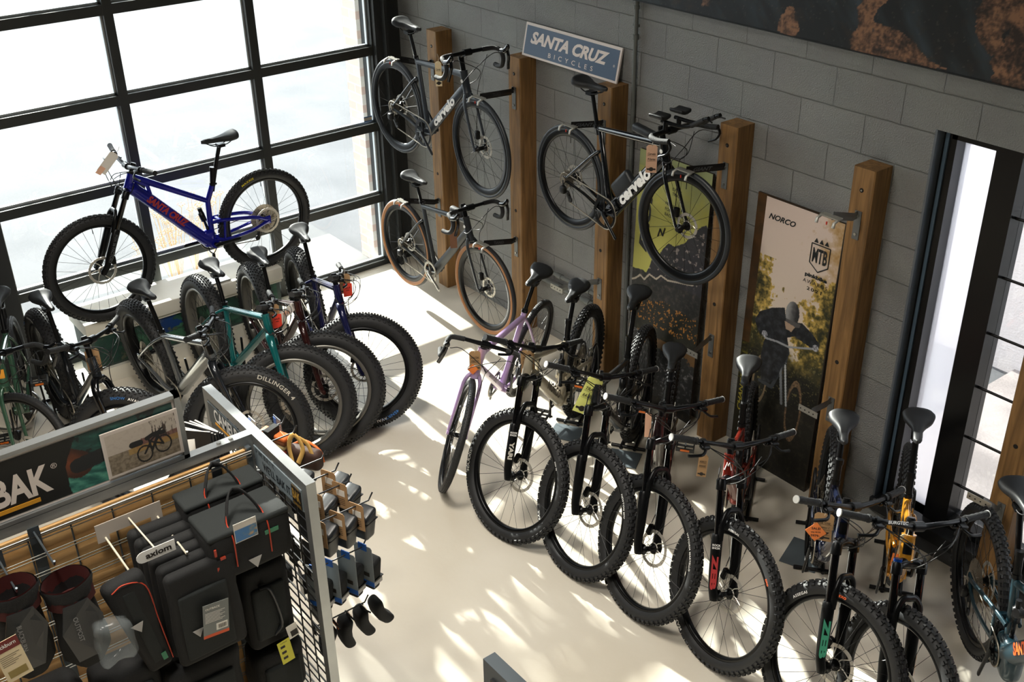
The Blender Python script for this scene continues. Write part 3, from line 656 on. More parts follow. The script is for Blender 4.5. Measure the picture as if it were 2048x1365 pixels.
def wood_mat(name, c1, c2, axis='Z', rough=.6):
    m = bpy.data.materials.new(name); m.use_nodes = True; n = m.node_tree.nodes; l = m.node_tree.links; b = n['Principled BSDF']
    tc = n.new('ShaderNodeTexCoord'); mp = n.new('ShaderNodeMapping'); sc = {'Z': (9, 9, .7), 'Y': (9, .7, 9)}[axis]; mp.inputs['Scale'].default_value = sc; l.new(tc.outputs['Object'], mp.inputs[0])
    t = n.new('ShaderNodeTexNoise'); t.inputs['Scale'].default_value = 3; t.inputs['Detail'].default_value = 6; t.inputs['Distortion'].default_value = 1.2; l.new(mp.outputs[0], t.inputs['Vector'])
    r = n.new('ShaderNodeValToRGB'); r.color_ramp.elements[0].position = .32; r.color_ramp.elements[1].position = .68; r.color_ramp.elements[0].color = (*lin(c1), 1); r.color_ramp.elements[1].color = (*lin(c2), 1)
    l.new(t.outputs['Fac'], r.inputs[0])
    v = n.new('ShaderNodeTexVoronoi'); v.inputs['Scale'].default_value = 3.2; l.new(tc.outputs['Object'], v.inputs['Vector'])
    mr = n.new('ShaderNodeMapRange'); mr.inputs[1].default_value = .03; mr.inputs[2].default_value = .10; mr.inputs[3].default_value = .45; mr.inputs[4].default_value = 1; l.new(v.outputs['Distance'], mr.inputs[0])
    mx = n.new('ShaderNodeMix'); mx.data_type = 'RGBA'; mx.blend_type = 'MULTIPLY'; mx.inputs[0].default_value = 1; l.new(r.outputs[0], mx.inputs[6]); l.new(mr.outputs[0], mx.inputs[7]); l.new(mx.outputs[2], b.inputs['Base Color'])
    bp = n.new('ShaderNodeBump'); bp.inputs['Strength'].default_value = .25; bp.inputs['Distance'].default_value = .01; l.new(t.outputs['Fac'], bp.inputs['Height']); l.new(bp.outputs[0], b.inputs['Normal'])
    b.inputs['Roughness'].default_value = rough; MATS[name] = m; return m
def glass_mat(name, frost=0.):
    m = bpy.data.materials.new(name); m.use_nodes = True; n = m.node_tree.nodes; l = m.node_tree.links; n.remove(n['Principled BSDF'])
    o = n['Material Output']; tr = n.new('ShaderNodeBsdfTransparent'); tr.inputs[0].default_value = (.93, .96, .96, 1); gl = n.new('ShaderNodeBsdfGlossy'); gl.inputs['Roughness'].default_value = .02
    fr = n.new('ShaderNodeFresnel'); fr.inputs[0].default_value = 1.45; mx = n.new('ShaderNodeMixShader'); l.new(fr.outputs[0], mx.inputs[0]); l.new(tr.outputs[0], mx.inputs[1]); l.new(gl.outputs[0], mx.inputs[2])
    if frost:
        tl = n.new('ShaderNodeBsdfTranslucent'); tl.inputs[0].default_value = (.95, .95, 1, 1); m2 = n.new('ShaderNodeMixShader'); m2.inputs[0].default_value = frost; l.new(mx.outputs[0], m2.inputs[1]); l.new(tl.outputs[0], m2.inputs[2]); l.new(m2.outputs[0], o.inputs[0])
    else: l.new(mx.outputs[0], o.inputs[0])
    return m
def ground_mat(name, c1, c2, s1, s2):
    m = bpy.data.materials.new(name); m.use_nodes = True; n = m.node_tree.nodes; l = m.node_tree.links; b = n['Principled BSDF']
    tc = n.new('ShaderNodeTexCoord'); t = n.new('ShaderNodeTexNoise'); t.inputs['Scale'].default_value = s1; t.inputs['Detail'].default_value = 3
    t2 = n.new('ShaderNodeTexNoise'); t2.inputs['Scale'].default_value = s2; l.new(tc.outputs['Object'], t.inputs['Vector']); l.new(tc.outputs['Object'], t2.inputs['Vector'])
    ad = n.new('ShaderNodeMath'); ad.operation = 'MULTIPLY_ADD'; ad.inputs[1].default_value = .4; l.new(t2.outputs['Fac'], ad.inputs[0]); l.new(t.outputs['Fac'], ad.inputs[2])
    r = n.new('ShaderNodeValToRGB'); r.color_ramp.elements[0].position = .55; r.color_ramp.elements[1].position = .85; r.color_ramp.elements[0].color = (*lin(c1), 1); r.color_ramp.elements[1].color = (*lin(c2), 1)
    l.new(ad.outputs[0], r.inputs[0]); l.new(r.outputs[0], b.inputs['Base Color']); b.inputs['Roughness'].default_value = .9; return m
BLOCK = block_mat(); FLOOR = floor_mat()
POSTW = wood_mat('cedar_post', (112, 82, 46), (158, 118, 70))
PANELW = wood_mat('maple_panel', (206, 156, 96), (226, 184, 126), 'Y')
DARKW = mat('dark_wall_paint', (34, 37, 39), .6, var=.1, scale=4)
DOORB = mat('door_bronze', (46, 49, 48), .45, .2)
GLASS = glass_mat('clear_glass'); FROST = glass_mat('hazy_glass', .35)
GALV = mat('galvanised_steel', (152, 154, 154), .38, .75, var=.14, scale=9)
GALVD = mat('dark_galvanised', (92, 100, 106), .4, .7, var=.1, scale=9)
BRKT = mat('bracket_steel', (122, 124, 124), .45, .6)
BRKB = mat('bracket_black', (26, 26, 28), .4, .3)

# ------------------------------------------------------------------ floor, walls, ceiling
b = MB(); b.bx((-.06, -13, -.12), (14, .2, 0)); struct(b.build('floor', FLOOR))
OX0, OX1, OZ0, OZ1 = 4.745, 7.4, .13, 2.318
b = MB(); b.bx((0, 0, 0), (OX0, .2, 4.7)); b.bx((OX0, 0, OZ1), (OX1, .2, 4.7)); b.bx((OX0, 0, 0), (OX1, .2, OZ0)); b.bx((OX1, 0, 0), (14, .2, 4.7)); struct(b.build('wall_back', BLOCK))
DY0, DY1, DZ = -3.235, -.2545, 3.62
b = MB(); b.bx((-.2, DY1 + .02, 0), (-.0, 0, 4.7)); b.bx((-.2, DY0 - .02, DZ), (-.0, DY1 + .02, 4.7)); b.bx((-.2, -13, 0), (-.0, DY0 - .02, 4.7)); struct(b.build('wall_left', DARKW))
b = MB(); b.bx((-.2, -13, 4.7), (14, .2, 4.85)); struct(b.build('ceiling', mat('ceiling_paint', (150, 148, 144), .8)))
b = MB(); b.bx((13.8, -13, 0), (14, .2, 4.7)); struct(b.build('wall_right', mat('shop_wall_paint', (96, 95, 92), .7)))
b = MB(); b.bx((-.2, -13.2, 0), (14, -13, 4.7)); struct(b.build('wall_front', MATS['shop_wall_paint']))
# rubbed dark steel jamb and door track beside the roll-up door
b = MB(); b.bx((0.0, DY1 + .005, 0), (.045, -.165, 4.2)); b.bx((.045, -.19, 0), (.10, -.165, 4.2)); b.bx((0, DY0 - .1, 0), (.045, DY0 - .005, 4.2)); struct(b.build('trim_1', DARKW))
# sectional glazed door
b = MB(); rails = [.57 + .6096 * i for i in range(6)]
for z in rails[:-1]: b.bx((-.045, DY0, z), (0, DY1, z + .068))
b.bx((-.045, DY0, 0), (0, DY1, .045))
for y in (-2.25, -1.243): b.bx((-.045, y - .032, 0), (.001, y + .032, DZ))
b.bx((-.045, DY0 - .02, 0), (.001, DY0 + .012, DZ)); b.bx((-.045, DY1 - .008, 0), (.001, DY1 + .02, DZ))
d1 = struct(b.build('door_1', DOORB))
b = MB(); zs = [.045] + rails; ys = [DY0 + .012, -2.282, -2.218, -1.275, -1.211, DY1 - .008]
BEAD = mat('glazing_bead', (190, 196, 198), .35, .3)  # pale colour puts the sunlit door edges into the beads
for i in range(len(zs) - 1):
    z0, z1 = (zs[i] + (.068 if i else 0)), min(zs[i + 1], DZ)
    for y0, y1 in ((ys[0], ys[1]), (ys[2], ys[3]), (ys[4], ys[5])):
        b.bx((-.075, y0, z0), (-.045, y1, z0 + .014)); b.bx((-.075, y0, z1 - .010), (-.045, y1, z1)); b.bx((-.075, y0, z0), (-.045, y0 + .012, z1)); b.bx((-.075, y1 - .012, z0), (-.045, y1, z1))
b.build('glazing_bead', BEAD, d1)
for i in range(len(zs) - 1):
    z0, z1 = (zs[i] + (.068 if i else 0)), min(zs[i + 1], DZ)
    for y0, y1 in ((ys[0], ys[1]), (ys[2], ys[3]), (ys[4], ys[5])):
        g = MB(); g.bx((-.055, y0 + .002, z0 + .002), (-.051, y1 - .002, z1 - .002)); g.build('pane', GLASS, d1)
b = MB(); p = at(736, 238, 0, .004); b.box(p, (.001, .075, .042)); b.box(p + V((.0008, 0, 0)), (.001, .07, .022), m=1); b.text('IDEAL', p + V((.0018, 0, 0)), (0, 1, 0), (0, 0, 1), .012, m=0)
b.build('label', [mat('sticker_blue', (60, 90, 130), .5), mat('sticker_tan', (190, 180, 160), .5)], d1)

# brick return outside the door
BR = bpy.data.materials.new('pink_brick'); BR.use_nodes = True
n = BR.node_tree.nodes; l = BR.node_tree.links; tc = n.new('ShaderNodeTexCoord'); mp = n.new('ShaderNodeMapping'); mp.inputs['Rotation'].default_value = (pi / 2, 0, 0); l.new(tc.outputs['Object'], mp.inputs[0])
t = n.new('ShaderNodeTexBrick'); t.inputs['Scale'].default_value = 1; t.inputs['Brick Width'].default_value = .2; t.inputs['Row Height'].default_value = .075; t.inputs['Mortar Size'].default_value = .006
t.inputs['Color1'].default_value = (*lin((196, 172, 162)), 1); t.inputs['Color2'].default_value = (*lin((186, 160, 150)), 1); t.inputs['Mortar'].default_value = (*lin((200, 192, 186)), 1)
l.new(mp.outputs[0], t.inputs['Vector']); l.new(t.outputs['Color'], n['Principled BSDF'].inputs['Base Color'])
b = MB(); b.bx((-.42, -.27, -.1), (-.2, .2, 4.7)); b.bx((-.42, .2, -.1), (4.6, .42, 4.7)); struct(b.build('wall_outer', BR))

# outside ground
b = MB(); b.bx((-40, -40, -.2), (-.2, 40, -.11)); b.bx((-.2, .42, -.2), (14, 40, -.11)); b.bx((4.6, .2, -.2), (14, .42, -.11))
struct(b.build('ground', ground_mat('asphalt', (62, 64, 68), (76, 77, 80), 1.2, 60)))
# pavement strips: pale concrete walk by the door, and light wall seen through the side window
b = MB(); b.bx((-1.0, -8, -.11), (-.2, -.27, -.05)); struct(b.build('path', mat('pale_concrete', (88, 88, 88), .85, var=.08)))
b = MB(); b.bx((3.6, 2.3, -.11), (9, 2.5, 3.2)); struct(b.build('wall_far', mat('white_render_wall', (226, 226, 230), .8, var=.05, scale=2, bump=.5, bscale=60)))
b = MB(); b.bx((4.3, .42, -.11), (8.5, 2.3, -.06)); struct(b.build('walk', ground_mat('washed_concrete', (112, 105, 104), (140, 132, 130), 2.2, 80)))

# unseen tree left of the door view, crown shaped to streak the floor sunlight
tr = thing('shade_tree', 'unseen leafy tree outside the glazed door, crown shaped to dapple the sun', 'tree', (-5.0, -3.5, -.11))
b = MB(); b.tube(cat([(0, 0, 0), (.05, .03, 1.6), (0, .1, 3.2), (.1, .3, 4.6), (0, .5, 6.0)], 5), [.11 - .0045 * i for i in range(21)], 10)
for i in range(16):
    a = i * 2.4; z = 3.4 + .17 * i; L2 = 1.5 + .5 * sin(i); b.tube(cat([(0.03, .12 + (z - 3.4) * .1, z), (cos(a) * L2 * .5, .3 + sin(a) * L2 * .5, z + .35), (cos(a) * L2, .3 + sin(a) * L2, z + .5)], 3), .028, 6)
b.build('trunk', mat('bark', (84, 70, 58), .9), tr)
b = MB(); random.seed(11)
CL = [(random.uniform(-1.0, 1.0), random.uniform(-2.0, 2.1), random.uniform(3.45, 6.4), random.uniform(.22, .5)) for i in range(60)]
for (cx, cy, cz, r) in CL:
    if abs(cz - 5.15) < .42 and -.9 < cy < 1.2: continue  # crown left open here so sun reaches the rack rails
    for j in range(int(230 * r)):
        v = V((random.gauss(0, 1), random.gauss(0, 1), random.gauss(0, .7))); v = v.normalized() * r * random.uniform(.2, 1); s_ = random.uniform(.04, .07)
        a = V((random.gauss(0, 1), random.gauss(0, 1), random.gauss(0, 1))).normalized(); e = a.orthogonal().normalized(); p = V((cx, cy, cz)) + v
        b.add([p, p + a * s_ + e * s_ * .5, p + a * s_ * 2, p + a * s_ - e * s_ * .5], [(0, 1, 2, 3)])
lf = b.build('foliage', mat('leaf_green', (96, 120, 60), .6), tr)

# dried perennials just outside
PLM = mat('dry_stem', (190, 160, 120), .8)
for i, (px, py) in enumerate(((330, 470), (352, 478), (392, 468), (415, 455), (300, 482))):
    p0 = V((-.72 - .08 * (i % 3), at(px, py, 0, -.75).y, -.05)); b = MB()
    for j in range(11):
        a = random.uniform(0, 6.28); r = random.uniform(.03, .14); h = random.uniform(.35, .75) * (1 if i < 4 else .7); e = V((cos(a) * r, sin(a) * r, h))
        b.tube([(0, 0, 0), e * .5 + V((0, 0, .03)), e], .0022, 4, cap=False)
        for q in range(7):
            a2 = q / 7 * 6.28; tp = e + V((cos(a2) * .03, sin(a2) * .03, .03)); b.tube([e, tp], .001, 3, cap=False); b.tube([tp, tp + V((0, 0, .006))], .006, 5)
    o = b.build('dried_plant', PLM); o.location = p0
    tag(o, ['dry tan flower stalks outside glass under the blue bicycle down tube, tallest clump', 'dry flower stalks outside glass beside the door mullion', 'dry flower stalks outside glass in front of the rear shock of blue bicycle', 'rightmost clump of dry flower stalks outside the glazed door', 'shortest clump of dry flower stalks outside, leftmost of the clumps'][i], 'dried plant', 'dried plants outside the glass door')

# ------------------------------------------------------------------ window wall on the right
BF = mat('black_frame', (15, 15, 17), .35, .3)
b = MB(); b.bx((OX0, -.004, OZ0), (OX0 + .012, .12, OZ1)); struct(b.build('trim_2', mat('grey_flashing', (120, 128, 138), .4, .5)))
b = MB()
b.bx((OX0 + .012, .06, OZ0), (4.828, .19, OZ1)); b.bx((5.036, .05, OZ0), (5.17, .19, OZ1)); b.bx((4.8, .06, OZ1 - .045), (7.4, .19, OZ1)); b.bx((4.8, .06, OZ0), (5.05, .19, OZ0 + .035)); b.bx((5.17, .06, OZ0), (7.4, .19, OZ0 + .09)); b.bx((6.4, .05, OZ0), (6.5, .19, OZ1))
w1 = struct(b.build('window_1', BF))
b = MB(); b.bx((4.772, .05, OZ0), (4.790, .062, OZ1)); b.build('weather_strip', mat('blue_grey_strip', (84, 104, 122), .4, .3), w1)
b = MB(); b.bx((4.828, .14, OZ0 + .035), (5.036, .146, OZ1 - .045)); b.build('pane', FROST, w1)
b = MB(); b.bx((5.17, .14, OZ0 + .09), (6.4, .146, OZ1 - .045)); b.build('pane', GLASS, w1)
for z in (.43, .735, 1.04, 1.35, 1.66, 1.97):
    b = MB(); b.tube([(5.15, .10, z), (6.4, .10, z)], .0075, 8); b.build('security_bar', BF, w1)
b = MB(); b.bx((OX0, -.03, .09), (7.4, .14, .165)); struct(b.build('trim_3', mat('dark_sill', (30, 32, 35), .45)))
b = MB(); b.bx((5.0, -.016, 0), (7.4, 0, .09)); struct(b.build('baseboard_back', mat('grey_base', (70, 72, 74), .6)))

# ------------------------------------------------------------------ timber posts and wheel brackets
PX = [.655, 1.645, 2.556, 3.578, 4.480, 5.53]
PLAB = ['square cedar post nearest the glazed roll-up door', 'square cedar post under left end of the blue and white sign', 'square cedar post under right end of the sign, behind the aero bicycle',
        'square cedar post between the mountain poster and the rider poster', 'square cedar post to the right of the rider poster', 'square cedar post standing in front of the barred window']
HOLE = mat('post_hole', (22, 16, 12), .8)
random.seed(3)
for i, x in enumerate(PX):
    o = thing('timber_post', PLAB[i], 'post', (x, -.071, 0), group='cedar posts along the block wall')
    b = MB(); w, dpt, H = .0655, .07, 2.08; ch = .006; sec = [(-w + ch, -dpt), (w - ch, -dpt), (w, -dpt + ch), (w, dpt), (-w, dpt), (-w, -dpt + ch)]
    b.loft([[(p[0], p[1], z) for p in sec] for z in (0, H)], smooth=False); b.build('beam', POSTW, o)
    [(lambda hb: (hb.disc((.0, -.0705, zz), .012, .002, 16, ax=(V((1, 0, 0)), V((0, 1, 0)), V((0, 0, 1)))), hb.build('bolt_hole', HOLE, o)))(MB()) for zz in (1.965, .97)]
    bo = MB(); bo.tube([(0, -.072, 1.965), (0, -.0745, 1.965)], .005, 6); bo.build('bolt', STEEL, o)
def bracket(xc, z, s, lab, reach=.3, white=False, empty=False, tip=None, side=0):
    """steel wall bracket: a plate bolted to the post, an arm out to the wheel and a cradle on its end"""
    m = BRKT
    o = thing('wheel_bracket', lab, 'bracket', (xc, -.1415, z), group='steel wheel brackets on the posts')
    b = MB(); b.bx((-.018, -.005, -.155), (.022, 0, .0)); b.build('plate', m, o)
    for zz in (-.025, -.125): bo = MB(); bo.tube([(.002, -.005, zz), (.002, -.011, zz)], .008, 6); bo.build('bolt', STEEL, o)
    b = MB(); tp = V(tip) - V((xc, -.1415, z))
    q = [V((.018 * s * 0 + .0, -.004, -.02)), V((0, -.02, -.02)), V((tp.x * .12, -.045, -.02)), V((tp.x, tp.y, tp.z))]
    b.tube(q, .0035, 4, up=(0, 0, 1), flat=6.); ar = b.build('arm', BRKB if not empty and side else m, o)
    if side:
        q1 = q[2]; xd = (q[3] - q1).normalized(); xd = xd if xd.x > 0 else -xd; nn = V((0, -1, 0)) if abs(xd.x) > abs(xd.y) else V((1, 0, 0)); nn = (nn - xd * nn.dot(xd)).normalized()
        t = MB(); t.text('GIANT', (q1 + q[3]) / 2 + nn * .0055, xd, (0, 0, 1), .022, shear=.3, bold=.03, fit=.12); t.build('lettering', mat('grey_print', (84, 86, 90), .5), ar)
    c = MB(); e = V(tp)
    if empty == 'plate':
        c.bx(e + V((-.075, -.012, -.018)), e + V((.05, -.008, .018)));
        for k in range(4): c.disc(e + V((-.06 + .028 * k, -.0125, 0)), .004, .002, 10, m=1)
    else:
        c.bx(e + V((-.055, -.03, -.003)), e + V((.055, .01, .003)))
        for k in (-1, 1): c.tube([e + V((k * .05, -.01, 0)), e + V((k * .05, -.05, -.012)), e + V((k * .05, -.055, -.035))], .006, 6, flat=1.6)
        c.tube([e + V((0, -.04, -.02)), e + V((0, -.04, -.035))], .004, 6, m=2)
    c.build('cradle', [mat('bare_steel', (176, 174, 166), .4, .6), HOLE, mat('red_tip', (200, 50, 30), .5)], o)
    return o
# ------------------------------------------------------------------ paints
def paint(name, rgb, metal=.25, rough=.22): return mat(name, rgb, rough, metal, coat=.6)
NAVY = paint('navy_paint', (22, 26, 74)); DRED = paint('dark_red_paint', (52, 20, 20)); TEAL = paint('teal_paint', (12, 104, 106)); SILV = paint('silver_paint', (120, 124, 126), .6, .2)
GREY = paint('grey_black_paint', (44, 48, 54), .5, .2); GREEN = paint('sage_green_paint', (58, 92, 74)); BLUE = paint('royal_blue_paint', (20, 26, 150)); SLATE = mat('matt_slate_paint', (48, 54, 62), .38, .1)
CARB = mat('gloss_carbon', (18, 20, 23), .12, .1, coat=.8); LILAC = paint('lilac_paint', (172, 146, 190), .05, .3); BEIGE = paint('beige_paint', (176, 166, 146), .1, .3); CHAR = paint('charcoal_paint', (40, 42, 45)); BLKR = paint('black_red_paint', (34, 20, 22))
RED = paint('metallic_red_paint', (128, 34, 22), .5, .25); DBLUE = paint('midnight_blue_paint', (18, 26, 50)); GOLD = paint('gold_yellow_paint', (206, 142, 40), .4, .25); DTEAL = paint('deep_teal_paint', (14, 50, 62), .3, .4)
TXR = mat('red_print', (170, 48, 50), .5); TXY = mat('yellow_print', (236, 214, 30), .5); TXG = mat('green_print', (60, 150, 120), .5); TXO = mat('orange_print', (236, 96, 34), .5); TXB = mat('blue_print', (60, 120, 190), .5); TXS = mat('silver_print', (190, 186, 176), .5)
TXD = mat('dark_print', (60, 44, 44), .5); TXK = mat('charcoal_print', (92, 84, 74), .5); TXAM = mat('amber_print', (220, 150, 40), .5)

FAT = dict(wheel='fat', frame='ht', fork='rigid', ha=69, a2c=.465, htl=.12, bb=(.43, -.09), tts=(.35, .31), legw=.082, blade=.019, bflat=.7, barw=.76, rise=.015, cass=.09, ring=.062, srise=-.0, dr=.026, rim=BLK)
def F(**k): d = dict(FAT); d.update(k); return d
fatG = 'fat tyre bicycles standing with rear wheels toward the glazed door'
B = {}
B['F1'] = bike('fat_bike', 'navy fat tyre bicycle with red sale tag, nearest the block wall', (.854, -1.468, -12.3, 1.195, 72, .39, -2.4), fatG,
    F(paint=NAVY, fork_m=NAVY, st=(.345, .33), sad=(.25, .61), ftext=[dict(t='45NRTH', a=-50, side=-1, m=TXB, h=.02), dict(t='AVALANCHE', a=-70, side=-1, h=.018)], ftxt=dict(t='NORCO', h=.03, m=TXS, u=.5, side=-1)))
B['F2'] = bike('fat_bike', 'dark red fat tyre bicycle between the navy and the teal fat bicycles', (.881, -1.865, -8.8, 1.199, 70, .388, -.2), fatG,
    F(paint=DRED, fork_m=DRED, sad=(.27, .55), st=(.35, .30), tts=(.36, .27), rim=mat('pale_rim', (120, 118, 112), .35, .6), ftext=[dict(t='HUSKER DU', a=170, side=-1, m=TXB, h=.02)]))
B['F3'] = bike('fat_bike', 'teal green fat tyre bicycle with red sale tag on its bars', (.830, -2.257, -1.5, 1.27, 63, .385, 2.3), fatG,
    F(paint=TEAL, fork_m=TEAL, sad=(.27, .55), st=(.37, .34), tts=(.38, .31), bb=(.43, -.10), rim=mat('pale_rim', (120, 118, 112), .35, .6)))
B['F4'] = bike('fat_bike', 'silver grey fat tyre bicycle with large down tube, behind the bag display', (.903, -2.658, 3.5, 1.263, 56, .385, -5), fatG,
    F(paint=SILV, fork_m=GREY, spacer=.045, sad=(.26, .57), st=(.34, .31), tts=(.35, .28), dr=.042, ftext=[dict(t='DILLINGER 4', a=58, side=-1, m=TXS, h=.026)]))
B['F5'] = bike('fat_bike', 'dark chrome fat tyre bicycle with kraft tag, leftmost of the fat tyre row', (.645, -3.240, -.5, 1.31, 46, .39, -1.4), fatG,
    F(paint=GREY, fork_m=GLOSS, spacer=.08, sad=(.28, .57), st=(.36, .31), rtext=[dict(t='AVALANCHE', a=100, side=-1, h=.016), dict(t='45N', a=140, side=-1, m=TXB, h=.016)], ftext=[dict(t='AVALANCHE', a=75, side=-1, h=.017), dict(t='SNOW', a=100, side=-1, m=TXB, h=.017)]))
GRV = dict(wheel='grav', frame='ht', fork='rigid', ha=71, a2c=.395, htl=.15, bb=(.43, -.07), legw=.05, blade=.013, bar='drop', barw=.44, stem=.08, cass=.055, ring=.085, dr=.024, post_r=.0135)
def G_(**k): d = dict(GRV); d.update(k); return d
B['F6'] = bike('gravel_bike', 'sage green drop bar bicycle at the left edge, in front of the fat tyre row', (.50, -3.42, -18, 1.04, 52, .352, 0), 'drop bar bicycles on the floor',
    G_(paint=GREEN, fork_m=GREEN, sad=(.2, .6), st=(.28, .42), ht_r=.032, pedals=True))
B['B1'] = bike('gravel_bike', 'lilac drop bar bicycle with orange diamond sale note on its tag', (2.36, -.676, -62.2, 1.13, 23.7, .352, 11.5), 'drop bar bicycles on the floor',
    G_(paint=LILAC, fork_m=LILAC, crank=-110, sad=(.20, .66), st=(.27, .44), tts=(.28, .40), ht_r=.028, ftxt=dict(t='SANTA CRUZ', h=.026, m=TXD, u=.5, side=1), saddle='wide', ftext=[dict(t='MAXXIS', a=40, side=1, m=TXS, h=.01)]))
MTB = dict(wheel='mtb', frame='fs', fork='sus', ha=65, a2c=.57, htl=.105, bb=(.44, -.03), st=(.35, .36), sad=(.25, .62), cass=.105, ring=.066, barw=.79, pedals=False, crank=-100)
def M_(**k): d = dict(MTB); d.update(k); return d
mg = 'mountain bicycles standing in a row by the block wall'
B['B2'] = bike('mountain_bike', 'beige mountain bicycle with dark lettered fork leg, beside the lilac one', (2.82, -.522, -59.6, 1.33, 66.4, .382, 1.4), mg,
    M_(paint=BEIGE, fork_m=BLK, dr=.036, sad=(.25, .624), st=(.36, .36), pedals=True, ftxt=dict(t='NORCO', h=.055, m=TXK, u=.62, side=1, w=.30, b=.04), ftext=[dict(t='MAXXIS', a=-155, side=-1, h=.018, wd=1.4), dict(t='EXO TR', a=50, side=-1, h=.008, R=.327)],
       fktxt=[dict(t='YARI', s=-1, h=.026, k=.15, m=TXS, w=.10, b=.05, flip=True), dict(t='ROCK\nSHOX', s=-1, h=.024, k=.245, m=WHT, stack=True)]))
B['B3'] = bike('mountain_bike', 'charcoal mountain bicycle with a yellow-green card hanging from its bar', (3.258, -.44, -57.5, 1.345, 55.5, .382, 1.1), mg,
    M_(paint=CHAR, dr=.034, sad=(.25, .72), st=(.36, .40), pedals=True, saddle='wide', ftxt=dict(t='NORCO', h=.05, m=TXK, u=.62, side=1, w=.28), ftext=[dict(t='GOODYEAR', a=-125, side=-1, h=.016, wd=1.3), dict(t='NEWTON MTF', a=45, side=-1, h=.011, R=.332)], cap_m=mat('lock_ring_white', (170, 170, 168), .5)))
B['B4'] = bike('mountain_bike', 'black and dark red mountain bicycle with a narrow pale tag beside its stem', (3.64, -.59, -50.6, 1.235, 45.2, .382, 3.2), mg,
    M_(paint=BLKR, sad=(.25, .55), st=(.35, .33), pedals=True, ftext=[dict(t='VITTORIA MARTELLO', a=40, side=-1, h=.011, R=.333)], cap_m=mat('lock_ring_white', (170, 170, 168), .5)))
B['B5'] = bike('mountain_bike', 'metallic red mountain bicycle with red printed fork leg beside rider poster', (4.175, -.438, -54.4, 1.285, 48.9, .382, -2), mg,
    M_(paint=RED, sad=(.24, .63), st=(.35, .37), ftext=[dict(t='MAXXIS', a=-118, side=-1, h=.017, wd=1.3), dict(t='ASSEGAI', a=105, side=-1, h=.011, R=.331), dict(t='EXO', a=52, side=-1, h=.010, m=TXO, R=.331)], cap_m=mat('lock_ring_white', (170, 170, 168), .5),
       fktxt=[dict(t='ZEB', s=-1, h=.03, k=.12, m=TXR, w=.17, b=.06, flip=True), dict(t='ROCK\nSHOX', s=-1, h=.024, k=.245, m=WHT, stack=True)]))
CAPW = mat('white_cap', (214, 214, 210), .5)
B['B6'] = bike('mountain_bike', 'midnight blue mountain bicycle with green printed fork and orange diamond sale note', (4.735, -.474, -52.2, 1.27, 51.2, .382, 2.2), mg,
    M_(paint=DBLUE, sad=(.24, .585), st=(.35, .34), cap_m=CAPW, saddle='wide', stan=STAN, ftext=[dict(t='ASSEGAI', a=150, side=-1, h=.013, R=.331), dict(t='EXO', a=110, side=-1, h=.011, m=TXO, R=.331)], fktxt=[dict(t='ZEB', s=-1, h=.032, k=.14, m=TXG, w=.18, b=.06, flip=True)]))
B['B7'] = bike('mountain_bike', 'gold yellow mountain bicycle with blue fork cap and peach note on its tag', (5.109, -.286, -57.3, 1.28, 39.7, .382, -1.3), mg,
    M_(paint=GOLD, bartxt='BURGTEC', sad=(.26, .70), st=(.35, .37), cap_m=CAPW, saddle='wide', dr=.036, ht_r=.031, cap=mat('blue_anodised', (24, 84, 190), .25, .7), capside=-1, fktxt=[dict(t='UL', s=1, h=.03, k=.10, m=TXAM, w=.12, b=.06, flip=True)]))
B['B8'] = bike('electric_mountain_bike', 'deep teal electric mountain bicycle with orange lettered down tube at right edge', (5.65, -.443, -43, 1.27, 35, .382, 0), mg,
    M_(paint=DTEAL, sad=(.23, .66), st=(.36, .34), saddle='wide', dr=.052, htl=.12, ftxt=dict(t='SANTA CRUZ', h=.055, m=TXO, u=.55, side=-1, w=.36, b=.04, sh=.15)))
B['SC'] = bike('mountain_bike', 'royal blue mountain bicycle up on the white plinth before the glazed door', (.36, -1.495, -86.2, 1.27, -4, .859, 0), 'royal blue display bicycle',
    M_(paint=BLUE, hung=True, bb=(.44, -.055), st=(.375, .37), tts=(.43, .26), sad=(.28, .68), dr=.044, rtext=[dict(t='MAXXIS', a=70, side=1, m=TXY, h=.016, wd=1.3)], ftext=[dict(t='SIX', a=-98, side=1, m=TXY, h=.018, wd=1.5)],
       ftxt=dict(t='SANTA CRUZ', h=.052, m=TXR, u=.42, side=1, w=.36, sh=.2, b=.05), fktxt=[dict(t='FOX 36 FACTORY', h=.02, k=.17, m=mat('grey_print', (84, 86, 90), .5), w=.2, face='s', flip=True)], bar_m=mat('satin_grey_alloy', (70, 72, 76), .3, .6), crank=0))
AERO = dict(wheel='aero', frame='road', fork='rigid', ha=72.5, a2c=.372, htl=.135, aero=True, hung=True, bb=(.40, -.07), st=(.26, .42), tts=(.28, .395), ssj=(.275, .29), sad=(.19, .62), legw=.042, blade=.012, bflat=.6, bar='drop', barw=.42, stem=.09, cass=.055, ring=.098, dr=.034, post_r=.016, crank=-35, tfl=.55)
def A_(**k): d = dict(AERO); d.update(k); return d
B['CA'] = bike('road_bike', 'matt slate road bicycle hung high on the wall, nearest the glazed door', (.848, -.586, -.1, 1.013, -3, 1.645, 0), 'bicycles hung on the block wall',
    A_(paint=SLATE, fork_m=SLATE, ftxt=dict(t='cervelo', h=.062, m=WHT, u=.47, side=-1, w=.34, b=.05, sh=.1), crank_m=mat('dark_crank', (40, 42, 46), .3, .4), pitch=.05, spacer=.075, srise=.02))
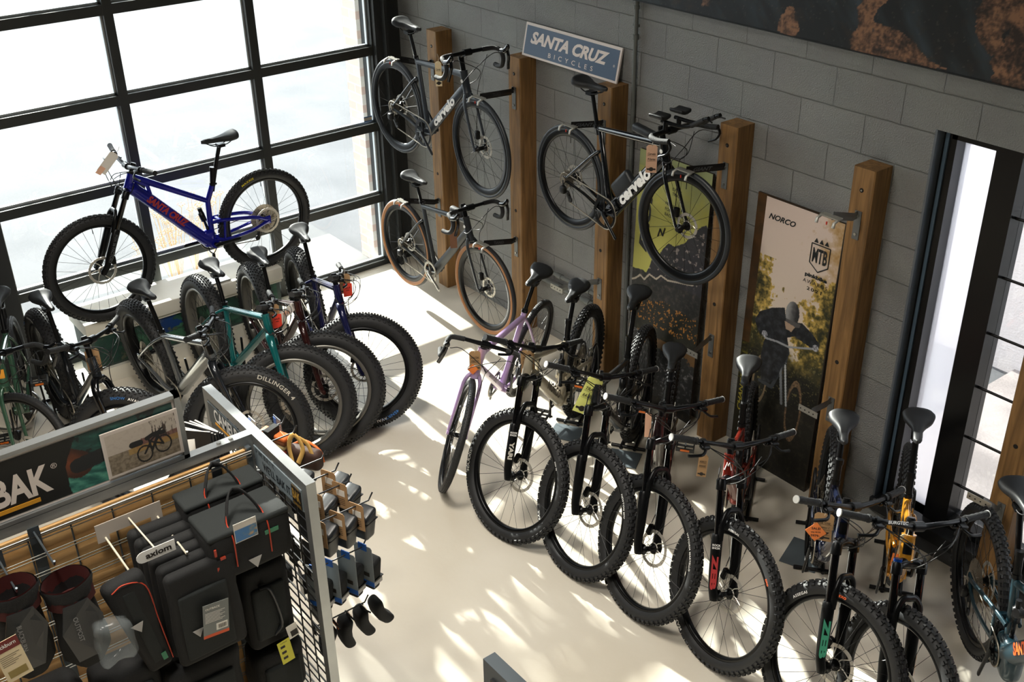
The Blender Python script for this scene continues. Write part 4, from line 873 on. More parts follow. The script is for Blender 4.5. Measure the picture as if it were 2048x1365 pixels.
B['CB'] = bike('gravel_bike', 'black gravel bicycle with tan sidewalls hung low on the wall beside the door', (.673, -.482, -.6, 1.05, 1, .482, 0), 'bicycles hung on the block wall',
    A_(paint=mat('matt_charcoal_paint', (38, 42, 46), .4), fork_m=mat('matt_charcoal_paint', (38, 42, 46), .4), wheel='deep', ha=71.5, a2c=.39, htl=.14, bb=(.41, -.085), sad=(.21, .59), legw=.046, crank_m=mat('silver_crank', (150, 148, 142), .25, .8), ring=.08, crank=-30, spacer=.05))
B['CT'] = bike('triathlon_bike', 'gloss black time trial bicycle with arm rests hung high beneath the blue sign', (2.486, -.351, -1.8, 1.02, 5.4, 1.511, 0), 'bicycles hung on the block wall',
    A_(paint=CARB, fork_m=CARB, bb=(.40, -.10), st=(.25, .40), ssj=(.28, .26), sad=(.20, .64), bar='tt', stem=.08, ftxt=dict(t='cervelo', h=.075, m=WHT, u=.50, side=-1, w=.36, b=.05, sh=.1), dr=.046, tfl=.56, ring=.1, crank=-40, guard=False))
# extra pieces of individual machines
def attach(key, name, mb, m, front=False, parent=None):
    q = B[key]; o = mb.build(name, m, q['root']); o.matrix_local = q['root'].matrix_basis.inverted() @ (q['FM'] if front else q['M']); return o
q = B['CT']; b = MB(); c0 = q['HTu'] + (q['TTs'] - q['HTu']) * .28 + V((0, 0, .045))
b.rbox(c0, (.20, .05, .055), .02, Matrix.Rotation(.10, 3, 'Y')); attach('CT', 'storage_box', b, mat('matt_black_box', (30, 33, 36), .45))
b = MB(); bb = q['BB']; ht = q['HTm']; c1 = bb + (ht - bb) * .30 + V((-.03, 0, .065)); b.rbox(c1, (.20, .055, .11), .025, Matrix.Rotation(-atan2(ht.z - bb.z, ht.x - bb.x), 3, 'Y')); attach('CT', 'bottle', b, mat('matt_black_box', (30, 33, 36), .45))
q = B['CB']; b = MB(); c0 = q['HTu'] + (q['TTs'] - q['HTu']) * .2 + V((0, 0, .045)); b.rbox(c0, (.15, .045, .06), .02); attach('CB', 'top_tube_bag', b, mat('bag_black', (24, 25, 27), .7))
for key, s in (('CA', .5), ('CT', .5), ('CB', .5)):
    q = B[key]; b = MB(); f_ = q['k'].cross(V((0, -1, 0))); 
    b.disc(q['HTb'] * .45 + q['HTt'] * .55 + V((.0, -.0285, 0)), .012, .002, 16); attach(key, 'badge', b, WHT)
q = B['F3']; 
for key, m_ in (('B5', WHT), ('B7', BLK), ('F4', BLK), ('F6', TXAM), ('B6', BLK)):
    q = B[key]; b = MB(); c0 = q['HTb'] * .5 + q['HTt'] * .5; fw = V((1, 0, 0)); fw = (fw - q['k'] * fw.dot(q['k'])).normalized(); rr = {'F6': .034, 'B7': .033}.get(key, .030)
    w_, h_ = (.018, .026) if key != 'B5' else (.020, .02)
    if key == 'B5':
        for s in (-1, 1):
            b.tube([c0 + fw * rr + V((0, s * .016, 0)) - q['k'] * .018, c0 + fw * rr + V((0, s * .006, 0)) + q['k'] * .018, c0 + fw * rr + V((0, s * .001, 0)) + q['k'] * .002 - fw * 0], .003, 4)
        nm = 'emblem'
    else:
        ring = [c0 + fw * (rr * cos(a)) + V((0, rr * sin(a), 0)) + q['k'] * z for z in (-h_, h_) for a in [(-.6 + 1.2 * i / 5) for i in range(6)]]
        b.add(ring, [(i, i + 1, 7 + i, 6 + i) for i in range(5)], True); nm = 'emblem'
    attach(key, nm, b, m_)
# battery covers / motors
q = B['B8']; b = MB(); b.rbox(q['BB'] + V((.04, 0, .01)), (.20, .09, .18), .045); attach('B8', 'motor', b, DTEAL)
for key in ('B2', 'B7'):
    pass
# ------------------------------------------------------------------ wheel brackets
UB, LB = 1.865, .765


WT_ = {'CA': .342, 'CB': .352, 'CT': .342}
def wtop(key, rear, up):
    g = {'CA': ((.848, -.586, 1.645), (1.861, -.588, 1.595)), 'CB': ((.673, -.482, .482), (1.723, -.493, .482)), 'CT': ((2.486, -.351, 1.511), (3.506, -.383, 1.511))}[key][0 if rear else 1]
    return V(g) + V((0, 0, WT_[key] + up))
BS = [(0, UB - .0, ('CA', True), 'upper bracket on post nearest the door, holding slate bicycle rear wheel'), (1, UB + .01, ('CA', False), 'upper bracket holding front wheel of slate road bicycle'),
      (0, LB, ('CB', True), 'lower bracket on post nearest the door, behind tan sidewall rear wheel'), (1, LB, ('CB', False), 'lower bracket holding front wheel of tan sidewall bicycle'),
      (2, UB, ('CT', True), 'upper bracket holding rear wheel of gloss black time trial bicycle'), (3, UB, ('CT', False), 'upper bracket holding front wheel of gloss black time trial bicycle')]
for i, z, (key, rear), lab in BS:
    t = wtop(key, rear, .004); bracket(PX[i], z, 1, lab, tip=t - V((0, -.0, 0)), side=1)
bracket(PX[4], UB - .01, -1, 'empty upper bracket with open cradle in front of the rider poster', tip=at(1665, 432, 1, -.42), empty='cradle')
bracket(PX[2], LB, -1, 'empty lower bracket beside the pipes under time trial bicycle', tip=at(1118, 578, 1, -.36), empty='plate')
bracket(PX[3], LB, -1, 'empty lower bracket with perforated end plate in front of mountain poster', tip=at(1385, 706, 1, -.40), empty='plate')
bracket(PX[4], LB - .02, -1, 'empty lower bracket with perforated end plate in front of the rider poster', tip=at(1622, 824, 1, -.40), empty='plate')
bracket(PX[5], LB - .13, -1, 'empty lower bracket with perforated end plate in front of barred window', tip=at(1965, 1003, 1, -.36), empty='plate')

# ------------------------------------------------------------------ conduit
PIPE = mat('painted_pipe', (104, 108, 106), .5)
b = MB(); b.tube([(2.69, -.022, 0), (2.69, -.022, 4.6)], .0135, 10); b.tube([(2.69, -.022, 2.37), (2.69, -.022, 2.40)], .018, 10); b.tube([(2.69, -.022, 2.55), (2.69, -.022, 2.57)], .018, 10); b.box((2.676, -.006, 2.45), (.05, .012, .014))
tag(b.build('conduit', PIPE), 'grey painted vertical conduit running up the block wall right of the sign', 'pipe')
b = MB()
for z, r in ((.545, .016), (.455, .02)): b.tube([(1.72, -.03, z), (2.62, -.03, z)], r, 10); b.tube([(1.98, -.03, z), (2.03, -.03, z)], r * 1.3, 10); b.tube([(2.3, -.03, z), (2.34, -.03, z)], r * 1.3, 10)
tag(b.build('pipe_run', PIPE), 'pair of grey painted horizontal pipes low on block wall behind the saddles', 'pipe')
b = MB(); b.bx((1.50, -.02, .52), (1.565, 0, .66)); b.box((1.533, -.022, .59), (.03, .006, .06)); tag(b.build('wall_socket', mat('white_plastic', (220, 218, 210), .4)), 'white outlet box on block wall just left of the second post', 'socket')

# ------------------------------------------------------------------ SANTA CRUZ sign, leaning on the wall on top of two posts
sw, sh_ = .94, .219; ang = atan2(.045, .215)
Ms = Matrix.Translation((1.635, -.062, 2.081)) @ Matrix.Rotation(-ang, 4, 'X')
sg = thing('shop_sign', 'blue and white bicycle maker sign leaning on the block wall', 'sign', M=Ms)
b = MB(); b.bx((0, 0, 0), (sw, .012, sh_)); b.build('board', mat('sign_white', (238, 226, 220), .5), sg)
b = MB(); b.bx((.016, -.0015, .014), (sw - .016, 0.001, sh_ - .018)); b.build('panel', mat('sign_blue', (74, 96, 124), .5, var=.06, scale=6), sg)
b = MB(); b.text('SANTA CRUZ', (.455, -.0025, .130), (1, 0, 0), (0, 0, 1), .082, shear=.28, bold=.045, fit=.77); b.text('BICYCLES', (.49, -.0025, .046), (1, 0, 0), (0, 0, 1), .030, bold=.004, sp=2.1, fit=.44)
b.text('®', (.895, -.0025, .10), (1, 0, 0), (0, 0, 1), .016); b.build('lettering', mat('sign_letter', (240, 228, 222), .5), sg)

# ------------------------------------------------------------------ printed boards (colour per point of a fine grid)
def grid_print(name, w, h, nx, nz, colfn, th=.004, parent=None, rough=.45, M=None, back=(60, 60, 60)):
    vs = [(w * i / nx, 0, h * j / nz) for j in range(nz + 1) for i in range(nx + 1)]
    fs = [(j * (nx + 1) + i, j * (nx + 1) + i + 1, (j + 1) * (nx + 1) + i + 1, (j + 1) * (nx + 1) + i) for j in range(nz) for i in range(nx)]
    me = bpy.data.meshes.new(name); me.from_pydata(vs, [], fs)
    ca = me.color_attributes.new('print', 'FLOAT_COLOR', 'POINT'); buf = []
    for v in vs:
        c = lin(colfn(v[0] / w, v[2] / h)); buf += [c[0], c[1], c[2], 1]
    ca.data.foreach_set('color', buf); me.materials.append(MATS.get('print_%g' % rough) or vcol_mat('print_%g' % rough, rough)); me.update()
    return link(name, me, parent, M)
def nz_(x, y, s=1., o=0): return noise.noise(V((x * s, y * s, o)))
def fb(x, y, s=1., o=0, k=4):
    t = 0; a = .5
    for i in range(k): t += a * noise.noise(V((x * s, y * s, o + i * 7))); s *= 2.1; a *= .55
    return t
def mixc(a, b, t): t = max(0, min(1, t)); return tuple(a[i] + (b[i] - a[i]) * t for i in range(3))
def inpoly(x, y, P):
    c = False; j = len(P) - 1
    for i in range(len(P)):
        if (P[i][1] > y) != (P[j][1] > y) and x < (P[j][0] - P[i][0]) * (y - P[i][1]) / (P[j][1] - P[i][1]) + P[i][0]: c = not c
        j = i
    return c
def segd(x, y, a, b):
    dx, dy = b[0] - a[0], b[1] - a[1]; t = max(0, min(1, ((x - a[0]) * dx + (y - a[1]) * dy) / (dx * dx + dy * dy + 1e-9)))
    return sqrt((x - a[0] - t * dx) ** 2 + (y - a[1] - t * dy) ** 2)

# rider poster: board .54 x 1.71 leaning. helper turns measured photo points into board coordinates (metres)
def board_uv(px, py, x0): p = at(px, py, 1, -.06); return (p.x - x0, p.z)
NX0 = 3.811
def npt(zx, zy): return board_uv(1450 + zx / 2.1333, 360 + zy / 2.1333, NX0)
body = [npt(*p) for p in [(130, 592), (150, 560), (200, 545), (255, 545), (262, 600), (330, 612), (372, 655), (405, 700), (398, 730), (362, 712), (300, 668), (268, 672), (280, 742), (246, 800), (225, 850), (196, 862), (160, 852), (158, 745), (168, 690), (180, 665), (152, 655), (134, 612)]]
helm = npt(288, 572); visor = [npt(*p) for p in [(262, 590), (325, 618), (318, 632), (280, 628), (258, 612)]]; chin = [npt(*p) for p in [(255, 600), (300, 628), (285, 648), (262, 636)]]
gl = [npt(172, 655), npt(388, 718)]; barp = [npt(175, 672), npt(230, 690), npt(275, 712), npt(395, 722)]
fw_ = npt(297, 985); fwr = (npt(332, 985)[0] - fw_[0], npt(297, 848)[1] - fw_[1]); rw_ = npt(155, 845); rwr = (npt(186, 845)[0] - rw_[0], npt(155, 738)[1] - rw_[1])
forkp = [npt(268, 720), npt(262, 790), npt(268, 960)]; frm = [npt(268, 755), npt(205, 880), npt(155, 850)]; leg = [npt(175, 740), npt(172, 790), npt(178, 850)]
def norco(u, v):
    x, z = u * .54, v * 1.71
    if u > .985: return (40, 34, 26)
    sky = mixc((226, 206, 196), (214, 200, 176), (1 - v) * 1.4); n1 = fb(x, z, 9, 3); n2 = fb(x, z, 28, 9); n3 = nz_(x, z, 90, 4)
    c = sky
    right = (u - .55) * 2.2 + n1 * 1.2 + (.9 - v) * .5
    if v > .5 and right + n2 * .8 > .45: c = mixc(sky, (178, 140, 84), min(1, (right - .2) * 1.1) * (.7 + n2)); 
    tr = (.70 - v) * 3.2 + (abs(u - .47) - .22) * 3.6 + n1 * 2.0 + n2 * 1.2
    if tr > .15 and v < .80: c = mixc(mixc((214, 180, 96), (120, 104, 50), tr - .1 + n2), (44, 46, 28), tr * .7 - .45 + n3 * .5 + n2)
    if v < .52:
        g = (.52 - v) / .12 + n1 * .8; dk = mixc((70, 66, 34), (22, 22, 18), g); c = mixc(c, dk, g)
        if n2 + n3 * .5 > .32 and v > .3: c = mixc(c, (150, 138, 84), .6)
        if n3 > .38: c = mixc(c, (90, 84, 60), .5)
    if v < .30: c = mixc((26, 25, 20), (64, 58, 46), n2 * 1.6 + n3 * .5)
    d = sqrt(((x - rw_[0]) / rwr[0]) ** 2 + ((z - rw_[1]) / rwr[1]) ** 2)
    if .80 < d < 1: c = (124, 106, 80)
    elif .78 < d <= .84: c = (20, 20, 20)
    if segd(x, z, leg[0], leg[1]) < .022: c = (160, 110, 80) if z < leg[1][1] + .05 else (30, 30, 32)
    if segd(x, z, leg[1], leg[2]) < .020: c = (24, 24, 26)
    d = sqrt(((x - fw_[0]) / fwr[0]) ** 2 + ((z - fw_[1]) / fwr[1]) ** 2)
    if .80 < d < 1: c = mixc((140, 112, 82), (80, 64, 48), n3 + .5)
    elif .72 < d <= .8: c = (18, 18, 18)
    for a, b_ in ((0, 1), (1, 2)):
        if segd(x, z, forkp[a], forkp[b_]) < .012: c = (44, 46, 48) if segd(x, z, forkp[a], forkp[b_]) > .006 else (190, 194, 196)
        if segd(x, z, frm[a], frm[b_]) < .012: c = (58, 62, 66)
        if segd(x + .035, z, forkp[a], forkp[b_]) < .009: c = (120, 124, 128)
    if inpoly(x, z, body): c = mixc((24, 26, 30), (62, 64, 70), n2 * 1.6 + .3)
    for a in range(3):
        if segd(x, z, barp[a], barp[a + 1]) < .006: c = (150, 152, 156)
    hd = sqrt(((x - helm[0]) / .048) ** 2 + ((z - helm[1]) / .076) ** 2)
    if hd < 1: c = mixc((150, 150, 150), (48, 48, 50), (x - helm[0]) / .05 * .8 + .5 + n2 * .5)
    if inpoly(x, z, visor): c = (86, 84, 84)
    if inpoly(x, z, chin): c = (176, 150, 128)
    for g_ in gl:
        if sqrt((x - g_[0]) ** 2 + (z - g_[1]) ** 2) < .021: c = mixc((190, 190, 196), (70, 70, 76), n3 + .4)
    return c
la = atan2(.055, 1.71)
Mn = Matrix.Translation((NX0, -.095, 0)) @ Matrix.Rotation(-la, 4, 'X')
po = thing('poster_board', 'tall poster board of a helmeted rider leaning on the block wall', 'poster', M=Mn, group='printed boards leaning on the wall')
b = MB(); b.bx((0, .001, 0), (.54, .018, 1.71)); b.build('backing', mat('board_edge', (54, 44, 34), .6), po)
grid_print('print', .54, 1.71, 170, 520, norco, parent=po)
b = MB(); nd = (0, 0, 1); b.text('NORCO', (.125, -.0015, 1.605), (1, 0, .0), nd, .034, shear=.35, bold=.03, fit=.19)
b.text('pinkbike', (.40, -.0015, 1.352), (1, 0, 0), nd, .030, bold=.05, fit=.15); b.text('AWARDS', (.40, -.0015, 1.315), (1, 0, 0), nd, .022, fit=.165, sp=1.3); b.text('2021', (.40, -.0015, 1.275), (1, 0, 0), nd, .020, bold=.02, fit=.10, sp=1.3)
b.text('MTB', (.405, -.0015, 1.48), (1, 0, 0), nd, .085, bold=.03, fit=.098)
sx, sz = .405, 1.475; out = [(-.062, .068), (.062, .068), (.062, -.045), (0, -.088), (-.062, -.045)]
for i in range(5): a_, c_ = out[i], out[(i + 1) % 5]; b.tube([(sx + a_[0], -.0015, sz + a_[1]), (sx + c_[0], -.0015, sz + c_[1])], .0035, 4)
for i in range(3): b.poly([(sx - .05 + .035 * i, -.002, sz + .078), (sx - .02 + .035 * i, -.002, sz + .078), (sx - .035 + .035 * i, -.002, sz + .105)])
b.build('lettering', mat('poster_ink', (30, 34, 36), .5), po)
# the board standing behind it
M2 = Matrix.Translation((NX0 - .072, -.068, 0)) @ Matrix.Rotation(-la * .7, 4, 'X')
p2 = thing('poster_board', 'dark brown edged board tucked behind the rider poster', 'poster', M=M2, group='printed boards leaning on the wall')
b = MB(); b.bx((0, .001, 0), (.5, .014, 1.712)); b.build('backing', mat('board_edge', (54, 44, 34), .6), p2)
def side_(u, v):
    n = fb(u * .5, v * 1.7, 12, 2); n2 = fb(u * .5, v * 1.7, 50, 5)
    c = mixc((88, 58, 26), (50, 38, 22), n + .4 + (.5 - v) * .3)
    if v < .45: c = mixc((30, 28, 16), (130, 124, 40), n2 * 2.2 if .3 < v else 0)
    return c
grid_print('print', .5, 1.712, 40, 260, side_, parent=p2)
b = MB(); b.text('CHANGE', (.035, -.0012, .42), (0, 0, 1), (-1, 0, 0), .03, shear=.2, bold=.03, fit=.26); b.build('lettering', mat('olive_print', (150, 140, 50), .5), p2)

# mountain poster (FLUID)
FX0 = 2.79
def fpt(zx, zy): return board_uv(1250 + zx / 2.2, 280 + zy / 2.2, FX0)
mtn = [fpt(*p) for p in [(18, 612), (60, 600), (92, 588), (108, 560), (118, 528), (150, 505), (166, 480), (190, 455), (215, 470), (262, 455), (285, 425), (305, 408), (330, 385), (352, 378), (364, 392), (372, 700), (10, 700)]]
rid = [fpt(*p) for p in [(14, 612), (50, 606), (70, 592), (88, 612), (110, 590), (140, 612), (160, 596), (190, 618), (240, 628), (300, 640)]]
def fluid(u, v):
    x, z = u * .61, v * 1.72; n1 = fb(x, z, 8, 2); n2 = fb(x, z, 30, 5); n3 = nz_(x, z, 80, 8)
    c = mixc((196, 192, 96), (176, 182, 124), (v - .75) * 4 + n1)
    if v > .94: c = mixc(c, (150, 160, 120), .5)
    if inpoly(x, z, mtn): c = mixc((40, 40, 46), (78, 72, 76), n2 * 1.5 + n3 * .3); 
    if inpoly(x, z, mtn) and n2 > .22 and z > rid[5][1] + .05: c = (150, 140, 134)
    dr_ = min(segd(x, z, rid[i], rid[i + 1]) for i in range(len(rid) - 1))
    zr = rid[4][1] + n1 * .05
    if z < zr:
        c = mixc((34, 36, 36), (86, 76, 70), n2 * 2 + .1)
        if z < zr - .16: c = mixc((26, 28, 22), (56, 52, 40), n2 * 2)
        if zr - .34 < z < zr - .16 and n2 + n3 * .6 > .25: c = (176, 118, 44)
        if z < zr - .42: c = mixc((40, 42, 44), (150, 148, 150), n2 * 2.4 + n3 * .7 - .1); 
        if z < zr - .42 and z > zr - .5 and n1 > 0: c = (120, 88, 50)
        if z < zr - .85: c = mixc((22, 20, 18), (70, 60, 48), n2 * 2)
    if dr_ < .006: c = (190, 178, 160)
    return c
Mf = Matrix.Translation((FX0, -.095, 0)) @ Matrix.Rotation(-la, 4, 'X')
pf = thing('poster_board', 'yellow sky mountain poster board behind the time trial bicycle', 'poster', M=Mf, group='printed boards leaning on the wall')
b = MB(); b.bx((0, .001, 0), (.61, .018, 1.72)); b.build('backing', mat('board_edge', (54, 44, 34), .6), pf)
grid_print('print', .61, 1.72, 170, 460, fluid, parent=pf)
b = MB(); b.text('FLUID', (.095, -.0015, 1.33), (0.06, 0, 1), (-1, 0, .06), .075, shear=.25, bold=.05, fit=.55)
for i, (t_, z_) in enumerate((('EVERY', 1.56), ('TRAIL', 1.53), ('PRECISELY MADE', 1.455), ('FOR YOUR WILD', 1.42), ('BACKWOODS FUN', 1.385))): b.text(t_, (.25 if i > 1 else .30, -.0015, z_ - .02), (1, 0, -.08), nd, .020, align='l', bold=.01)
e0 = board_uv(1322, 465, FX0)
for (a_, c_) in (((-.028, -.035), (-.012, .02)), ((-.012, .02), (.012, -.02)), ((.012, -.02), (.028, .035))): b.tube([(e0[0] + a_[0], -.0015, e0[1] + a_[1]), (e0[0] + c_[0], -.0015, e0[1] + c_[1])], .006, 4)
b.build('lettering', mat('poster_ink', (30, 34, 36), .5), pf)

# big canvas over the wall: dark water streaks and orange rocks
MX0, MX1, MZ0, MZ1 = 2.4, 5.7, 2.612, 3.45
rocks = []
for pts in [[(1716, 130), (1708, 90), (1722, 48), (1740, 42), (1800, 62), (1830, 80), (1848, 108), (1866, 125), (1890, 140), (1860, 135), (1800, 122), (1760, 110), (1740, 118)],
            [(1704, 100), (1706, 68), (1722, 50), (1716, 18), (1735, 0), (1790, -20), (1770, 10), (1752, 30), (1745, 46), (1728, 60), (1722, 95)],
            [(1950, 62), (1956, 18), (1976, -20), (2048, -60), (2100, -60), (2060, 30), (2010, 66), (1998, 100), (1985, 112), (1966, 90)],
            [(1985, 165), (1984, 122), (2010, 78), (2048, 24), (2100, -10), (2120, 200), (2020, 172)], [(1556, 62), (1562, 35), (1578, 15), (1590, 18), (1600, 50), (1594, 75), (1570, 72)], [(1402, 12), (1408, -8), (1425, -5), (1420, 12)], [(1368, 28), (1378, 20), (1380, 30)]]:
    rocks.append([(at(p[0], p[1], 1, -.05).x, at(p[0], p[1], 1, -.05).z) for p in pts])
def mural(u, v):
    x = MX0 + (MX1 - MX0) * u; z = MZ0 + (MZ1 - MZ0) * v; n1 = fb(x, z, 3, 1); n2 = fb(x, z, 16, 3); n3 = fb(x, z, 60, 6)
    c = mixc((26, 31, 35), (60, 74, 84), fb(x * 1.2 + z * .9, (z - x * .7) * .35, 4, 8) * 2 + .1)
    c = mixc(c, (62, 46, 38), n2 * 1.5 - .1)
    xx, zz = x + n2 * .03, z + n1 * .03
    for r in rocks:
        if inpoly(xx, zz, r): c = mixc((158, 116, 88), (52, 40, 36), .42 + n2 * 1.5 + n3 * 1.3 + n1 * 1.2)
    if n3 > .32 and v < .5: c = mixc(c, (96, 84, 78), .5)
    return c
mu = thing('canvas_print', 'huge dark canvas print of rocks and water high on the block wall', 'canvas print', (MX0, -.055, MZ0))
b = MB(); b.bx((-1.2, .002, 0), (5.2, .05, 1.7)); b.bx((-1.2, -.001, 0.0), (0, .002, 1.7)); b.bx((MX1 - MX0, -.001, 0), (5.2, .002, 1.7)); b.bx((-1.2, -.003, -.006), (5.2, .05, 0)); b.build('stretcher', mat('canvas_edge', (30, 34, 38), .6), mu)
grid_print('print', MX1 - MX0, MZ1 - MZ0, 520, 130, mural, parent=mu, rough=.55)

# ------------------------------------------------------------------ white plinth before the door
PWH = mat('plinth_white', (226, 222, 210), .5)
pl = thing('display_plinth', 'long white display plinth with green forest picture before the glazed door', 'plinth', (.26, -2.2, 0))
b = MB(); b.rbox((0, 0, .433), (.37, 1.50, .10), .006); b.build('top', PWH, pl)
b = MB(); b.bx((-.17, -.73, 0), (.15, .73, .385)); b.build('body', mat('plinth_body', (60, 74, 70), .6), pl)
def forest(u, v):
    n1 = fb(u * 1.4, v * .4, 3, 2); n2 = fb(u * 1.4, v * .4, 14, 6); c = mixc((24, 60, 52), (70, 120, 92), n1 * 2 + .3); c = mixc(c, (16, 30, 34), n2 * 2)
    if abs(u - .35 + n2 * .1) < .07 and v > .4: c = (20, 60, 120)
    if n2 > .3: c = mixc(c, (150, 140, 110), .5)
    return c
grid_print('front_print', 1.40, .25, 200, 36, forest, parent=pl, M=Matrix.Translation((.155, -.70, .13)) @ Matrix.Rotation(pi / 2, 4, 'Z'))
b = MB(); b.bx((.15, -.74, 0), (.185, .74, .11)); b.bx((.15, -.74, .36), (.17, .74, .385)); b.build('base_strip', PWH, pl)
st = thing('repair_stand', 'small metal prop holding the royal blue bicycle by its bottom bracket', 'stand', (.36, -1.93, .483))
b = MB(); b.rbox((0, 0, .008), (.12, .16, .012), .005); b.tube([(0, 0, .012), (0, 0, .17)], .008, 8); b.build('foot', STEEL, st)
b = MB(); b.tube([(0, 0, .16), (0, 0, .22)], .012, 10); b.tube(cat([(0, -.022, .285), (0, -.026, .25), (0, 0, .222), (0, .026, .25), (0, .022, .285)], 4), .004, 6); b.build('fork_cradle', BLK, st)

# ------------------------------------------------------------------ floor stands and grey plates by the rear wheels
def floor_stand(key, lab, plate=True, sgn=1):
    g = B[key]['root'].matrix_basis; loc = g.translation; th = atan2(g[1][0], g[0][0])
    o = thing('bike_stand', lab, 'stand', (loc.x, loc.y, 0), th, group='floor stands under rear wheels')
    w = .075 if key[0] == 'F' else .045
    b = MB()
    for s in (-1, 1):
        b.tube([(-.24, s * w, .012), (.20, s * w, .012)], .011, 8)
        b.tube(cat([(-.20, s * w, .015), (-.23, s * w, .20), (-.20, s * w, .40), (-.10, s * w, .43), (-.03, s * w, .30), (.05, s * w, .015)], 5), .007, 8)
    for x in (-.22, .18): b.tube([(x, -.11, .012), (x, .11, .012)], .011, 8)
    b.build('frame', BRKB, o)
    if plate:
        p = MB(); p.box((.30, .0, .004), (.17, .20, .005)); p.build('plate', PLATE, o)
    return o
for key, lab in (('B2', 'black stand with grey plate under rear wheel of beige mountain bicycle'), ('B3', 'black stand with grey plate under rear wheel of charcoal bicycle'), ('B5', 'black stand under rear wheel of metallic red bicycle'),
                 ('B6', 'black stand with grey plate under rear wheel of midnight blue bicycle'), ('B7', 'black stand under rear wheel of gold yellow bicycle'), ('F5', 'black stand with grey plate under chrome fat tyre bicycle')):
    floor_stand(key, lab, key in ('B2', 'B3', 'F5'))
p_ = at(1608, 1110, 2, .004); o = thing('steel_plate', 'loose grey steel plate on the floor beside midnight blue bicycle', 'plate', (p_.x, p_.y, 0), .35)
b = MB(); b.rbox((0, 0, .004), (.20, .24, .006), .002); b.build('plate', PLATE, o)
# white wire hoop lying behind the green bicycle
b = MB(); c_ = at(20, 835, 2, .02); b.tube(cat([c_ + V(q) for q in ((-.5, -.35, 0), (0, -.16, 0), (.22, 0, .02), (.24, .12, .12), (.1, .18, .14), (-.3, .1, .1))], 6), .011, 8)
tag(b.build('chrome_rack', STEEL), 'bent chrome tube rack on the floor behind the sage green bicycle', 'rack')

# ------------------------------------------------------------------ price tags hanging from the bars
def price_tag(px, py, key, lab, w=.066, h=.125, card=KRAFT, words=(), note=None, rz=None, dz=.0, up=.05, tilt=0., ref=None):
    q = B[key]; p = near(px, py, V(ref) if ref else q['CB'])
    a = atan2(CAM.y - p.y, CAM.x - p.x) + pi / 2 if rz is None else radians(rz)
    o = thing('price_tag', lab, 'price tag', M=Matrix.Translation(p) @ Matrix.Rotation(a, 4, 'Z') @ Matrix.Rotation(tilt, 4, 'Y') @ Matrix.Rotation(.0, 4, 'X'), group='paper price tags on the bicycles')
    b = MB(); ch = .012; out = [(-w / 2, -h / 2), (w / 2, -h / 2), (w / 2, h / 2 - ch), (w / 2 - ch, h / 2), (-w / 2 + ch, h / 2), (-w / 2, h / 2 - ch)]
    b.poly([(x, 0, z) for x, z in out], 0, .0012, (0, 1, 0)); b.build('card', card, o)
    s = MB(); s.tube(cat([(0, -.001, h / 2 - .01), (.004, -.004, h / 2 + up * .5), (-.003, 0, h / 2 + up)], 4), .0012, 4); s.build('string', STRING, o)
    if words:
        t = MB()
        for i, wd in enumerate(words):
            z = h * .18 - i * h * .19; t.text(wd, (0, -.0012, z), (1, 0, 0), (0, 0, 1), h * .085, bold=.01, shear=.2, fit=w * .7); t.box((0, -.0011, z - h * .07), (w * .8, .0006, .0008))
        t.disc((0, -.0012, -h * .37), h * .075, .0006, 16); t.box((0, -.0012, -h * .37), (w * .8, .0008, h * .055)); t.build('lettering', INK, o)
    if note:
        col, shape, nx, nz, sz, txt = note; n = MB()
        if shape == 'diamond': pts = [(0, -sz), (sz * .9, 0), (0, sz), (-sz * .9, 0)]
        else: pts = [(-sz * .62, -sz), (sz * .55, -sz * .9), (sz * .62, sz), (-sz * .55, sz)]
        n.poly([(nx + x, -.003, nz + z) for x, z in pts], 0, .0008, (0, 1, 0)); n.build('note', col, o)
        if txt:
            t = MB()
            for i, w_ in enumerate(txt): t.text(w_, (nx, -.0042, nz + sz * (.35 - .38 * i)), (1, .0, .12), (0, 0, 1), sz * (.24 if i != 1 else .16), bold=.02)
            t.build('note_lettering', INK, o)
    return o
price_tag(950, 722, 'B1', 'kraft price tag with orange diamond note hanging from the lilac bicycle bar', words=('Santa Cruz', 'Stigmata'), note=(ORN, 'diamond', -.015, -.055, .036, None), h=.13)
price_tag(1055, 724, 'B2', 'large kraft price tag hanging from beige mountain bicycle bar', words=('NORCO', 'SIGHT C3', '8199-'), h=.145, w=.075)
price_tag(1176, 792, 'B3', 'large yellow-green swing card on charcoal mountain bicycle', w=.085, h=.235, card=YELP, words=('TRAIL', 'RATED'), rz=None, tilt=.38)
price_tag(1296, 850, 'B4', 'narrow pale tag edge-on beside the stem of black and red bicycle', w=.032, h=.15, card=PEACH)
price_tag(1405, 932, 'B5', 'kraft price tag hanging left of the metallic red head tube', w=.045, h=.13, tilt=.05, words=('NORCO', 'RANGE'))
price_tag(1646, 1055, 'B6', 'kraft price tag with orange SALE diamond on midnight blue bicycle', words=('Santa Cruz', 'Megatower C', 'M'), note=(ORN, 'diamond', -.028, -.030, .052, ('SALE!', 'was 8199', '5979-')), h=.15, w=.085)
price_tag(1808, 1100, 'B7', 'pale price tag with peach note on gold yellow bicycle', w=.05, h=.16, card=mat('cream_card', (232, 214, 176), .7), words=('Santa Cruz', 'Nomad'), note=(ORN, 'rect', -.022, -.065, .036, None))
price_tag(690, 568, 'F1', 'kraft tag with red SALE note on navy fat tyre bicycle', words=('NORCO', 'BIGFOOT'), note=(REDP, 'rect', .014, -.045, .048, ('SALE', '5799')), h=.14, w=.07)
price_tag(548, 630, 'F3', 'kraft tag with red SALE note on teal fat tyre bicycle', words=('BLIZZARD', '2299'), note=(REDP, 'rect', .014, -.045, .048, ('SALE', '1999')), h=.14, w=.07)
